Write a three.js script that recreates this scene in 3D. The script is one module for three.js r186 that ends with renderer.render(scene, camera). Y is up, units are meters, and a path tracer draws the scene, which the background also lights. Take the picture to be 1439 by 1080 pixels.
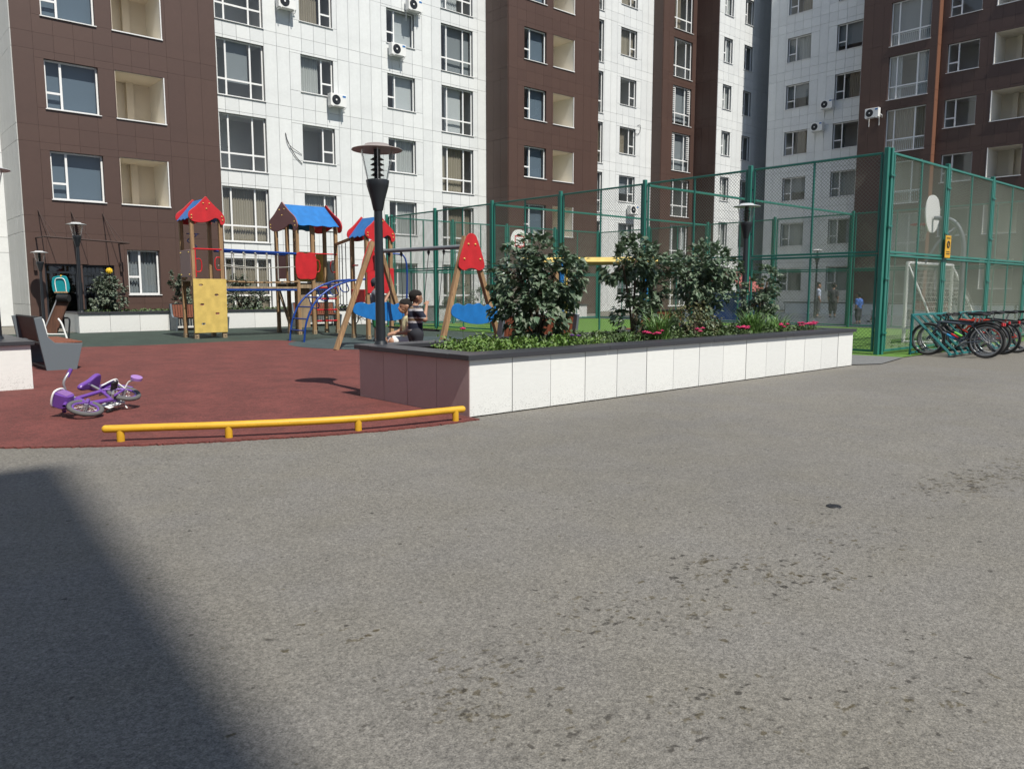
import * as THREE from 'three';
import { mergeGeometries } from 'three/addons/utils/BufferGeometryUtils.js';
import { RoundedBoxGeometry } from 'three/addons/geometries/RoundedBoxGeometry.js';
import { MarchingCubes } from 'three/addons/objects/MarchingCubes.js';

// ---------------------------------------------------------------- camera, sky, sun, exposure
const V = (x, y, z) => new THREE.Vector3(x, y, z);
const scene = new THREE.Scene();
// the courtyard is laid out on two axes: a (= +x, along the long facades) and b (= -z, towards them)
const W = (a, b, y = 0) => V(a, y, -b);
const YAW = 48.363 * Math.PI / 180, PITCH = 6.822 * Math.PI / 180;
const camera = new THREE.PerspectiveCamera(2 * Math.atan(540 / 1095) * 180 / Math.PI, 4 / 3, 0.1, 600);
camera.position.set(0, 1.3, 0);
camera.lookAt(Math.cos(YAW) * Math.cos(PITCH), 1.3 - Math.sin(PITCH), -Math.sin(YAW) * Math.cos(PITCH));
const sunDir = V(-0.063, 1, 0.70).normalize();
{ // clear summer sky: blue overhead, paler towards the horizon
  const w = 128, h = 64, d = new Float32Array(w * h * 4), z = [0.125, 0.215, 0.42], m = [0.245, 0.315, 0.445], o = [0.47, 0.52, 0.58];
  for (let y = 0; y < h; y++) { const el = Math.max(0, (y + 0.5) / h * 2 - 1), t = Math.pow(el, 0.55); for (let x = 0; x < w; x++) for (let k = 0; k < 4; k++) d[4 * (y * w + x) + k] = k === 3 ? 1 : t < 0.5 ? o[k] + (m[k] - o[k]) * t * 2 : m[k] + (z[k] - m[k]) * (t - 0.5) * 2; }
  const t = new THREE.DataTexture(d, w, h, THREE.RGBAFormat, THREE.FloatType); t.mapping = THREE.EquirectangularReflectionMapping; t.magFilter = t.minFilter = THREE.LinearFilter; t.needsUpdate = true;
  scene.background = t; scene.environment = t;
}
const sun = new THREE.DirectionalLight(new THREE.Color(1, 0.945, 0.85), 4.6);
sun.position.copy(sunDir.clone().multiplyScalar(120)).add(V(20, 0, -15)); sun.target.position.set(20, 0, -15);
sun.castShadow = true; sun.shadow.mapSize.set(4096, 4096);
Object.assign(sun.shadow.camera, { left: -60, right: 60, top: 60, bottom: -60, near: 1, far: 260 });
sun.name = 'sun'; scene.add(sun, sun.target);
const EXPOSURE = 1.25;

// ---------------------------------------------------------------- helpers
function rng(seed) { let s = seed >>> 0; return () => { s = (s + 0x6D2B79F5) | 0; let t = Math.imul(s ^ (s >>> 15), 1 | s); t = (t + Math.imul(t ^ (t >>> 7), 61 | t)) ^ t; return ((t ^ (t >>> 14)) >>> 0) / 4294967296; }; }
const R0 = rng(77);
const UPY = V(0, 1, 0);
const col = (r, g, b) => new THREE.Color().setRGB(r, g, b);
const taken = {};
function numbered(n) { if (!(n in taken)) { taken[n] = 0; return n; } taken[n]++; return n + '_' + String(taken[n]).padStart(3, '0'); }
function thing(name, label, category, pos = [0, 0, 0], turn = 0, group) {
  const o = new THREE.Group(); o.name = numbered(name); o.position.set(...pos); o.rotation.y = turn;
  o.userData = { label, category }; if (group) o.userData.group = group; scene.add(o); return o;
}
function sub(name, parent) { const o = new THREE.Group(); o.name = name; parent.add(o); return o; }
function boxUV(g) { // uv in metres from the dominant direction of each face
  const p = g.attributes.position, n = g.attributes.normal, uv = new Float32Array(p.count * 2);
  for (let i = 0; i < p.count; i++) {
    const ax = Math.abs(n.getX(i)), ay = Math.abs(n.getY(i)), az = Math.abs(n.getZ(i));
    const x = p.getX(i), y = p.getY(i), z = p.getZ(i);
    if (ay >= ax && ay >= az) { uv[2 * i] = x; uv[2 * i + 1] = z; } else if (ax >= az) { uv[2 * i] = z; uv[2 * i + 1] = y; } else { uv[2 * i] = x; uv[2 * i + 1] = y; }
  }
  g.setAttribute('uv', new THREE.BufferAttribute(uv, 2)); return g;
}
function mg(list) {
  if (!Array.isArray(list)) list = [list];
  list = list.flat(3); const hasCol = list.some(g => g.attributes.color);
  const out = list.map(g => {
    if (g.index) g = g.toNonIndexed(); else g = g.clone();
    for (const k of Object.keys(g.attributes)) if (!['position', 'normal', 'color'].includes(k)) g.deleteAttribute(k);
    if (!g.attributes.normal) g.computeVertexNormals();
    if (hasCol && !g.attributes.color) g.setAttribute('color', new THREE.BufferAttribute(new Float32Array(g.attributes.position.count * 3).fill(1), 3));
    g.morphAttributes = {}; return g;
  });
  const m = out.length > 1 ? mergeGeometries(out, false) : out[0];
  return boxUV(m);
}
function mesh(name, geoms, mat, parent = scene) {
  const m = new THREE.Mesh(mg(geoms), mat); m.name = parent === scene ? numbered(name) : name;
  m.castShadow = m.receiveShadow = true; parent.add(m); return m;
}
function inst(name, geo, mat, parent, pos) { const m = new THREE.Mesh(geo, mat); m.name = name; m.position.copy(pos); m.castShadow = m.receiveShadow = true; parent.add(m); return m; }
function tag(o, label, category, group, kind) { o.userData.label = label; o.userData.category = category; if (group) o.userData.group = group; if (kind) o.userData.kind = kind; return o; }
const bx = (x0, x1, y0, y1, z0, z1) => new THREE.BoxGeometry(Math.abs(x1 - x0), Math.abs(y1 - y0), Math.abs(z1 - z0)).translate((x0 + x1) / 2, (y0 + y1) / 2, (z0 + z1) / 2);
const rbx = (x0, x1, y0, y1, z0, z1, r = 0.01) => new RoundedBoxGeometry(Math.abs(x1 - x0), Math.abs(y1 - y0), Math.abs(z1 - z0), 2, r).translate((x0 + x1) / 2, (y0 + y1) / 2, (z0 + z1) / 2);
function orient(g, p, q, roll = 0) { // g runs along +y from -0.5..0.5 of its own length; put it between p and q
  const d = q.clone().sub(p), L = d.length(); d.normalize();
  const qn = new THREE.Quaternion().setFromUnitVectors(UPY, d);
  g.rotateY(roll); g.applyQuaternion(qn); g.translate((p.x + q.x) / 2, (p.y + q.y) / 2, (p.z + q.z) / 2); return g;
}
const bar = (p, q, r, seg = 8, r2 = r) => orient(new THREE.CylinderGeometry(r2, r, p.distanceTo(q), seg), p, q);
const beam = (p, q, w, t = w, roll = 0) => orient(new RoundedBoxGeometry(w, p.distanceTo(q), t, 1, Math.min(w, t) * 0.12), p, q, roll);
const tube = (pts, r, n = 24, seg = 8, closed = false) => new THREE.TubeGeometry(new THREE.CatmullRomCurve3(pts, closed, 'centripetal'), n, r, seg, closed);
const ball = (p, r, s = 10) => new THREE.SphereGeometry(r, s, Math.max(6, s - 2)).translate(p.x, p.y, p.z);
function extrude(pts, t, bevel = 0.006, holes = []) { // outline in xy, thickness along z, centred
  const s = new THREE.Shape(pts.map(p => new THREE.Vector2(p[0], p[1])));
  for (const h of holes) s.holes.push(new THREE.Path(h.map(p => new THREE.Vector2(p[0], p[1]))));
  const g = new THREE.ExtrudeGeometry(s, { depth: t - 2 * bevel, bevelEnabled: bevel > 0, bevelThickness: bevel, bevelSize: bevel, bevelSegments: 2, curveSegments: 10 });
  return g.translate(0, 0, -t / 2 + bevel);
}
function smooth(pts, n = 6, closed = true) { const c = new THREE.CatmullRomCurve3(pts.map(p => V(p[0], p[1], 0)), closed, 'centripetal'); return c.getPoints(pts.length * n).slice(0, closed ? -1 : undefined).map(p => [p.x, p.y]); }
function sheet(poly, y) { // flat polygon on the ground in (a,b)
  const g = new THREE.ShapeGeometry(new THREE.Shape(poly.map(p => new THREE.Vector2(p[0], p[1]))));
  return g.rotateX(-Math.PI / 2).translate(0, y, 0);
}

// ---------------------------------------------------------------- procedural textures
function noiseGrid(n, seed) { const r = rng(seed), a = new Float32Array(n * n); for (let i = 0; i < n * n; i++) a[i] = r(); return a; }
function tileNoise(size, cells, seed) { // tileable smooth value noise
  const g = noiseGrid(cells, seed), out = new Float32Array(size * size);
  for (let y = 0; y < size; y++) for (let x = 0; x < size; x++) {
    const fx = x / size * cells, fy = y / size * cells, ix = Math.floor(fx), iy = Math.floor(fy); let tx = fx - ix, ty = fy - iy; tx = tx * tx * (3 - 2 * tx); ty = ty * ty * (3 - 2 * ty);
    const x1 = (ix + 1) % cells, y1 = (iy + 1) % cells;
    out[y * size + x] = (g[iy * cells + ix] * (1 - tx) + g[iy * cells + x1] * tx) * (1 - ty) + (g[y1 * cells + ix] * (1 - tx) + g[y1 * cells + x1] * tx) * ty;
  } return out;
}
function tex(size, f, rx, ry = rx, srgb = true) { // f(i,x,y) -> [r,g,b] 0..1
  const d = new Uint8Array(size * size * 4);
  for (let y = 0; y < size; y++) for (let x = 0; x < size; x++) { const i = y * size + x, c = f(i, x, y); for (let k = 0; k < 3; k++) d[4 * i + k] = Math.max(0, Math.min(255, Math.round(c[k] * 255))); d[4 * i + 3] = 255; }
  const t = new THREE.DataTexture(d, size, size); t.wrapS = t.wrapT = THREE.RepeatWrapping; t.repeat.set(1 / rx, 1 / ry); t.magFilter = THREE.LinearFilter; t.minFilter = THREE.LinearMipmapLinearFilter; t.generateMipmaps = true; t.anisotropy = 8;
  if (srgb) t.colorSpace = THREE.SRGBColorSpace; t.needsUpdate = true; return t;
}
const N = { a: tileNoise(1024, 8, 1), b: tileNoise(1024, 40, 2), c: tileNoise(1024, 220, 3), d: tileNoise(1024, 512, 4), e: tileNoise(512, 6, 5), f: tileNoise(512, 32, 6), g: tileNoise(512, 128, 7), h: tileNoise(512, 256, 8) };
const gr = v => [v, v, v];
const asphaltTex = tex(1024, i => { let v = 0.80 + (N.d[i] - 0.5) * 0.3 + (N.c[i] - 0.5) * 0.12 + (N.b[i] - 0.5) * 0.03; if (N.d[i] > 0.93) v += 0.16; if (N.d[i] < 0.08) v -= 0.2; return [v, v * 0.99, v * 0.965]; }, 1.9);
const asphaltBump = tex(1024, i => gr(N.d[i] * 0.7 + N.c[i] * 0.3), 1.9, 1.9, false);
const rubberTex = tex(512, i => gr(0.86 + (N.h[i] - 0.5) * 0.26 + (N.g[i] - 0.5) * 0.12 + (N.f[i] - 0.5) * 0.11 + (N.e[i] - 0.5) * 0.13), 2.3);
const panelTex = tex(512, (i, x, y) => gr(0.965 + (N.e[i] - 0.5) * 0.035 + (N.f[i] - 0.5) * 0.022 + (N.g[i] - 0.5) * 0.012), 2.3);
const woodTex = tex(512, (i, x, y) => { const g1 = N.f[((y >> 4) % 512) * 512 + x], g2 = N.h[((y >> 3) % 512) * 512 + x]; const v = 0.85 + (g1 - 0.5) * 0.25 + (g2 - 0.5) * 0.16 + (N.e[i] - 0.5) * 0.1; return [v, v * 0.97, v * 0.93]; }, 0.5, 1.2);
const turfTex = tex(512, i => { const v = 0.82 + (N.h[i] - 0.5) * 0.5 + (N.g[i] - 0.5) * 0.2 + (N.e[i] - 0.5) * 0.12; return [v, v, v * 0.9]; }, 0.9);
const chipTex = tex(512, (i, x, y) => { const v = 0.95 + (N.e[i] - 0.5) * 0.1 + (N.f[i] - 0.5) * 0.05, chip = N.g[i] > 0.9 && N.f[i] > 0.68; return chip ? [0.55, 0.52, 0.5] : gr(v); }, 0.7);
const M = {};
const std = (c, rough = 0.7, extra = {}) => new THREE.MeshStandardMaterial({ color: c, roughness: rough, ...extra });
M.asphaltFar = std(col(0.25, 0.238, 0.214), 0.92, { map: asphaltTex, bumpMap: asphaltBump, bumpScale: 0.0035 });
M.red = std(col(0.168, 0.044, 0.037), 1, { map: rubberTex, bumpMap: rubberTex, bumpScale: 0.002 });
M.green = std(col(0.036, 0.06, 0.047), 0.9, { map: rubberTex, bumpMap: rubberTex, bumpScale: 0.002 });
M.teal = std(col(0.05, 0.08, 0.085), 0.9, { map: rubberTex, bumpMap: rubberTex, bumpScale: 0.002 });
M.turf = std(col(0.16, 0.34, 0.06), 0.95, { map: turfTex, bumpMap: turfTex, bumpScale: 0.01 });
M.blueRub = std(col(0.05, 0.065, 0.09), 0.9, { map: rubberTex });
M.paving = std(col(0.3, 0.29, 0.26), 0.9, { map: asphaltTex });
M.concrete = std(col(0.24, 0.25, 0.26), 0.9, { map: asphaltTex });
const whites = [0, 1, 2].map(k => std(col(0.75 - k * 0.024, 0.775 - k * 0.024, 0.777 - k * 0.022), 0.42, { map: panelTex }));
const browns = [0, 1, 2].map(k => std(col(0.08 + k * 0.003, 0.046 + k * 0.0018, 0.037 + k * 0.0012), 0.5, { map: panelTex }));
const tanBrowns = [0, 1, 2].map(k => std(col(0.5 + k * 0.01, 0.365 + k * 0.008, 0.355 + k * 0.008), 0.5, { map: panelTex }));
const greys = [0, 1].map(k => std(col(0.5 - k * 0.02, 0.51 - k * 0.02, 0.5 - k * 0.02), 0.45, { map: panelTex }));
M.roofPink = std(col(0.4, 0.12, 0.11), 0.5);
const splash = tex(512, (i, x, y) => { // fine dried splashes and a few scuffs on the planter panels
  const t = y / 512, sp = N.h[i] > 0.62 + t * 0.62 && N.f[i] > 0.35 ? 0.16 : 0, sc = N.e[i] > 0.86 && N.g[i] > 0.6 ? 0.08 : 0; const v = 0.975 - sp - sc + (N.f[i] - 0.5) * 0.02; return [v, v * 0.998, v * 0.99]; }, 2.3, 0.62);
splash.offset.y = 0.5;
const planterWhites = [0, 1, 2].map(k => std(col(0.74 - k * 0.018, 0.755 - k * 0.018, 0.75 - k * 0.016), 0.42, { map: splash }));
M.copper = std(col(0.2, 0.095, 0.06), 0.45, { map: panelTex });
M.seamW = std(col(0.17, 0.18, 0.185), 0.8); M.seamB = std(col(0.05, 0.032, 0.028), 0.8);
M.pvc = std(col(0.78, 0.79, 0.79), 0.35); M.sill = std(col(0.7, 0.71, 0.71), 0.4);
M.glass = new THREE.MeshPhysicalMaterial({ color: col(0.86, 0.9, 0.92), roughness: 0.02, transmission: 1, thickness: 0, ior: 1.62, specularIntensity: 1 });
M.glassDark = new THREE.MeshPhysicalMaterial({ color: col(0.35, 0.38, 0.4), roughness: 0.03, transmission: 1, thickness: 0, ior: 1.7 });
M.room = std(col(0.52, 0.51, 0.49), 0.9); M.loggia = std(col(0.66, 0.6, 0.5), 0.85); M.loggiaTrim = std(col(0.8, 0.79, 0.73), 0.6); M.roomDark = std(col(0.12, 0.12, 0.12), 0.9);
M.curtains = [col(0.55, 0.55, 0.52), col(0.42, 0.36, 0.27), col(0.3, 0.32, 0.33), col(0.62, 0.63, 0.62), col(0.36, 0.3, 0.22), col(0.15, 0.2, 0.25)].map(c => new THREE.MeshPhysicalMaterial({ color: c, roughness: 0.95, transmission: 0.25, thickness: 0, side: THREE.DoubleSide }));
M.cap = std(col(0.035, 0.036, 0.042), 0.42); M.capTop = std(col(0.12, 0.12, 0.118), 0.55, { map: panelTex });
M.soil = std(col(0.05, 0.038, 0.028), 0.95, { map: rubberTex, bumpMap: rubberTex, bumpScale: 0.02 });
M.fence = std(col(0.024, 0.165, 0.13), 0.4); M.wire = std(col(0.2, 0.23, 0.19), 0.5, { metalness: 0.3 });
M.wood = std(col(0.42, 0.28, 0.155), 0.7, { map: woodTex, bumpMap: woodTex, bumpScale: 0.002 });
M.woodPale = std(col(0.36, 0.29, 0.2), 0.8, { map: woodTex });
M.redP = std(col(0.54, 0.02, 0.026), 0.45, { map: chipTex }); M.blueP = std(col(0.012, 0.16, 0.47), 0.45, { map: chipTex }); M.yellowP = std(col(0.68, 0.5, 0.14), 0.5, { map: chipTex }); M.maroonP = std(col(0.24, 0.1, 0.1), 0.5); M.mauveP = std(col(0.22, 0.13, 0.125), 0.5);
M.blueM = std(col(0.006, 0.045, 0.25), 0.35, { metalness: 0.1 }); M.redM = std(col(0.5, 0.012, 0.018), 0.3); M.yellowM = std(col(0.66, 0.37, 0.02), 0.5, { map: chipTex });
M.steel = std(col(0.5, 0.51, 0.52), 0.35, { metalness: 0.7 }); M.greyM = std(col(0.17, 0.19, 0.21), 0.45, { metalness: 0.2 }); M.darkM = std(col(0.022, 0.026, 0.032), 0.4, { metalness: 0.2 }); M.black = std(col(0.012, 0.012, 0.013), 0.55); M.rubber = std(col(0.03, 0.03, 0.031), 0.85); M.rope = std(col(0.42, 0.42, 0.38), 0.9);
M.slat = std(col(0.26, 0.085, 0.045), 0.55, { map: woodTex }); M.slatDark = std(col(0.12, 0.055, 0.035), 0.55, { map: woodTex }); M.benchSide = std(col(0.115, 0.14, 0.16), 0.55);
M.whitePl = std(col(0.75, 0.76, 0.75), 0.4); M.tealP = std(col(0.01, 0.26, 0.3), 0.4); M.lampGlass = new THREE.MeshPhysicalMaterial({ color: col(0.9, 0.92, 0.92), roughness: 0.08, transmission: 1, thickness: 0, ior: 1.5 });
M.lampHat = std(col(0.27, 0.235, 0.22), 0.45); M.lampHatGrey = std(col(0.45, 0.47, 0.48), 0.4);

// ---------------------------------------------------------------- ground
const ground = name => o => { o.userData.kind = 'structure'; return o; };
function land(name, poly, y, mat) { const m = mesh(name, sheet(poly, y), mat); m.userData.kind = 'structure'; return m; }
land('ground', [[-150, -120], [190, -120], [190, 190], [-150, 190]], -0.06, M.paving);
land('asphalt_yard', [[-60, -60], [48, -60], [48, 28], [-60, 28]], -0.008, M.asphaltFar);
{ // worn asphalt: aggregate, faint patches, and the small dry-leaf stains the photograph shows, as one map per sheet
  const r = rng(5), blots = [], gauss = () => (r() + r() + r() - 1.5) * 1.2;
  for (const [a, b, sa, sb, n, s, k] of [[5.75, 1.85, 0.5, 0.22, 120, 0.024, 0.55], [6.4, 1.75, 0.6, 0.2, 80, 0.026, 0.5], [3.3, 1.68, 0.3, 0.2, 60, 0.018, 0.7], [3.05, 2.02, 0.28, 0.2, 60, 0.018, 0.6], [2.5, 1.87, 0.3, 0.22, 50, 0.017, 0.55], [2.15, 2.05, 0.3, 0.2, 45, 0.016, 0.5], [1.65, 1.98, 0.25, 0.2, 40, 0.016, 0.5], [1.4, 1.95, 0.25, 0.2, 40, 0.016, 0.45], [2.05, 1.25, 0.3, 0.25, 45, 0.015, 0.6], [2.65, 0.95, 0.35, 0.25, 45, 0.015, 0.55], [4.0, 1.8, 0.5, 0.3, 60, 0.016, 0.5], [1.32, 2.63, 0.2, 0.15, 8, 0.02, 0.7], [3.5, 2.8, 1.6, 0.9, 70, 0.013, 0.45], [1.55, 1.6, 0.3, 0.25, 30, 0.015, 0.5], [9, 3.5, 3, 1.2, 60, 0.018, 0.35]])
    for (let q = 0; q < n * 1.5; q++) blots.push([a + gauss() * sa, b + gauss() * sb, s * (0.3 + r() * 0.95), s * (0.22 + r() * 0.55), k * (0.2 + r() * 0.6), r() < 0.5]);
  for (let q = 0; q < 1300; q++) blots.push([-1.5 + r() * 14, -1.2 + r() * 9, 0.004 + r() * 0.008, 0.004 + r() * 0.007, 0.2 + r() * 0.3, r() < 0.3]);
  const big = tileNoise(256, 9, 11), mid = tileNoise(256, 40, 12), fine = tileNoise(512, 200, 13);
  const smp = (n, N_, x, y, s) => { const fx = ((x / s) % 1 + 1) % 1 * N_, fy = ((y / s) % 1 + 1) % 1 * N_, ix = fx | 0, iy = fy | 0, tx = fx - ix, ty = fy - iy, x1 = (ix + 1) % N_, y1 = (iy + 1) % N_; return (n[iy * N_ + ix] * (1 - tx) + n[iy * N_ + x1] * tx) * (1 - ty) + (n[y1 * N_ + ix] * (1 - tx) + n[y1 * N_ + x1] * tx) * ty; };
  function yard(a0, a1, b0, b1, S, y) {
    const px = (a1 - a0) / S, py = (b1 - b0) / S, c = new Float32Array(S * S * 3);
    for (let j = 0; j < S; j++) for (let i = 0; i < S; i++) {
      const a = a0 + (i + 0.5) * px, b = b0 + (j + 0.5) * py, id = 3 * (j * S + i); const g = r();
      let v = 0.80 + (smp(big, 256, a, b, 14) - 0.5) * 0.06 + (smp(mid, 256, a, b, 9) - 0.5) * 0.035 + (smp(fine, 512, a, b, 2.1) - 0.5) * 0.17 + (smp(fine, 512, b, a, 1.17) - 0.5) * 0.17 + (g - 0.5) * 0.26;
      if (g > 0.9965) v += 0.2; else if (g < 0.006) v -= 0.22;
      const t = smp(mid, 256, b, a, 12) * 0.03; c[id] = v; c[id + 1] = v * (0.985 + t * 0.2); c[id + 2] = v * (0.95 + t);
    }
    for (const [a, b, sa, sb, k, tan] of blots) {
      const i0 = Math.max(0, Math.floor((a - 2.6 * sa - a0) / px)), i1 = Math.min(S - 1, Math.ceil((a + 2.6 * sa - a0) / px)), j0 = Math.max(0, Math.floor((b - 2.6 * sb - b0) / py)), j1 = Math.min(S - 1, Math.ceil((b + 2.6 * sb - b0) / py));
      for (let j = j0; j <= j1; j++) for (let i = i0; i <= i1; i++) { const A = a0 + (i + 0.5) * px, B = b0 + (j + 0.5) * py, d = Math.hypot((A - a) / sa, (B - b) / sb); let w = 1.0 - d + (smp(fine, 512, A + a * 7, B + b * 3, 2.4) - 0.5) * 3.8; w = Math.max(0, Math.min(1, w * 1.4)) * k * Math.min(1, Math.max(0, 2.6 - d)); const id = 3 * (j * S + i); c[id] *= 1 - w * (tan ? 0.7 : 0.95); c[id + 1] *= 1 - w * (tan ? 0.78 : 0.97); c[id + 2] *= 1 - w; }
    }
    const m = tex(S, i => [c[3 * i], c[3 * i + 1], c[3 * i + 2]], a1 - a0, b1 - b0); m.wrapS = m.wrapT = THREE.ClampToEdgeWrapping; m.offset.set(-a0 / (a1 - a0), -b0 / (b1 - b0));
    const g = new THREE.PlaneGeometry(a1 - a0, b1 - b0).rotateX(-Math.PI / 2).translate((a0 + a1) / 2, y, -(b0 + b1) / 2);
    const o = mesh('asphalt', g, std(col(0.243, 0.236, 0.22), 0.92, { map: m, bumpMap: asphaltBump, bumpScale: 0.003 }));
    const p = o.geometry.attributes.position, uv = o.geometry.attributes.uv; for (let i = 0; i < p.count; i++) uv.setXY(i, p.getX(i), -p.getZ(i)); // u = a, v = b in metres
    o.userData.kind = 'structure';
  }
  yard(0, 6.4, -0.6, 5.8, 2048, 0.0); yard(-1.5, 14.5, -4, 8.2, 2048, -0.004);
}
const edgeIn = [[-8, 14.5], [-3, 10.6], [0.2, 8.4], [1.06, 7.62], [1.79, 7.06], [2.3, 6.78], [2.77, 6.57], [3.3, 6.35], [3.8, 6.2], [4.4, 6.1], [4.97, 6.08]];
const circ = (a, b, r, t0, t1, n) => Array.from({ length: n + 1 }, (_, i) => { const t = t0 + (t1 - t0) * i / n; return [a + r * Math.cos(t), b + r * Math.sin(t)]; });
land('green_rubber_ground', [[-8, 12.5], [0, 9.2], [5.2, 8.3], [13.7, 8.2], [15.95, 8.2], [15.95, 25.6], [15.95, 27.6], [-8, 27.6]], 0.006, M.green);
const redEdge = smooth([[9.06, 19.7], [7.87, 19.95], [6.09, 19.85], [4.57, 20.19], [2, 20.8], [-8, 22.5]], 5, false);
{ // a solid mat with a slightly ragged asphalt edge
  const r = rng(8), fine = new THREE.CatmullRomCurve3(edgeIn.map(p => V(p[0], p[1], 0)), false, 'centripetal').getPoints(260).map((p, i) => [p.x + (r() - 0.5) * 0.03, p.y + (r() - 0.5) * 0.035]);
  const s = new THREE.Shape([...fine, [4.97, 8.5], [10.5, 8.5], [10.5, 14.4], ...redEdge].map(p => new THREE.Vector2(p[0], p[1])));
  const g = mesh('red_rubber_ground', [new THREE.ExtrudeGeometry(s, { depth: 0.02, bevelEnabled: false }).rotateX(-Math.PI / 2).translate(0, -0.01, 0)], M.red); g.userData.kind = 'structure';
}
land('teal_rubber_ground', circ(10.95, 16.85, 2.6, 0, Math.PI * 2, 64).slice(0, -1), 0.014, M.teal);
land('court_turf', [[15.6, 6.35], [28.2, 6.3], [28.2, 25.6], [15.6, 25.6]], 0.006, M.turf);
land('concrete_strip', [[13.6, 6.3], [14.2, 6.0], [15.9, 6.3], [15.6, 8.3], [13.6, 8.3]], 0.011, M.concrete);
land('play_area', [[28.2, 4], [46.5, 4], [46.5, 27], [28.2, 27]], 0.006, M.blueRub);
land('paved_walk', [[-8, 27.6], [49, 27.6], [49, 34], [-8, 34]], 0.004, M.paving);
{ const c = V(0, 0, 0).copy(W(4.53, 2.15, 0.003)); const g = new THREE.CylinderGeometry(0.042, 0.046, 0.006, 20).translate(c.x, c.y, c.z); tag(mesh('valve_cover', g, M.black), 'small black round cover lying on the open asphalt', 'cover'); }

// ---------------------------------------------------------------- apartment blocks
function Frame(axis, plane) { // s runs along the facade, n outwards
  const A = axis === 'A';
  return {
    A, plane,
    box: (s0, s1, y0, y1, n0, n1) => A ? bx(s0, s1, y0, y1, -plane + n0, -plane + n1) : bx(plane - n1, plane - n0, y0, y1, -s1, -s0),
    P: (s, y, n) => A ? V(s, y, -plane + n) : V(plane - n, y, -s),
  };
}
function cutRects(rect, holes) { // rectangle minus rectangles
  let list = [rect];
  for (const h of holes) list = list.flatMap(r => {
    if (h[0] >= r[1] || h[1] <= r[0] || h[2] >= r[3] || h[3] <= r[2]) return [r];
    const out = []; if (h[2] > r[2]) out.push([r[0], r[1], r[2], h[2]]); if (h[3] < r[3]) out.push([r[0], r[1], h[3], r[3]]);
    const y0 = Math.max(r[2], h[2]), y1 = Math.min(r[3], h[3]);
    if (h[0] > r[0]) out.push([r[0], h[0], y0, y1]); if (h[1] < r[1]) out.push([h[1], r[1], y0, y1]); return out;
  });
  return list;
}
const panelCache = {};
function panelGeo(w, h, A) { const k = w.toFixed(3) + '|' + h.toFixed(3) + A; if (!panelCache[k]) { const g = A ? new THREE.BoxGeometry(w, h, 0.03) : new THREE.BoxGeometry(0.03, h, w); panelCache[k] = boxUV(g.toNonIndexed()); } return panelCache[k]; }
function cladding(F, s0, s1, rows, step, holes, mats, parent, name = 'facade_panel', gap = 0.012, nOff = 0) {
  const n = Math.max(1, Math.round((s1 - s0) / step)), w = (s1 - s0) / n, r = rng(Math.round(s0 * 91 + F.plane * 7));
  for (let j = 0; j < rows.length - 1; j++) for (let i = 0; i < n; i++)
    for (const q of cutRects([s0 + i * w, s0 + (i + 1) * w, rows[j], rows[j + 1]], holes)) {
      const pw = q[1] - q[0] - gap, ph = q[3] - q[2] - gap; if (pw < 0.02 || ph < 0.02) continue;
      inst(name, panelGeo(pw, ph, F.A), mats[Math.floor(r() * mats.length)], parent, F.P((q[0] + q[1]) / 2, (q[2] + q[3]) / 2, -0.015 + nOff + (r() - 0.5) * 0.004));
    }
}
function curtain(F, s0, s1, y0, y1, n, folds, amp, ph) {
  const k = Math.max(8, Math.round(folds * 8)), g = new THREE.PlaneGeometry(1, 1, k, 1), p = g.attributes.position;
  for (let i = 0; i < p.count; i++) { const u = p.getX(i) + 0.5, v = p.getY(i) + 0.5; const q = F.P(s0 + (s1 - s0) * u, y0 + (y1 - y0) * v, n + amp * Math.sin(u * folds * 6.283 + ph) + amp * 0.4 * Math.sin(u * folds * 15 + v)); p.setXYZ(i, q.x, q.y, q.z); }
  g.computeVertexNormals(); return g;
}
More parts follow.
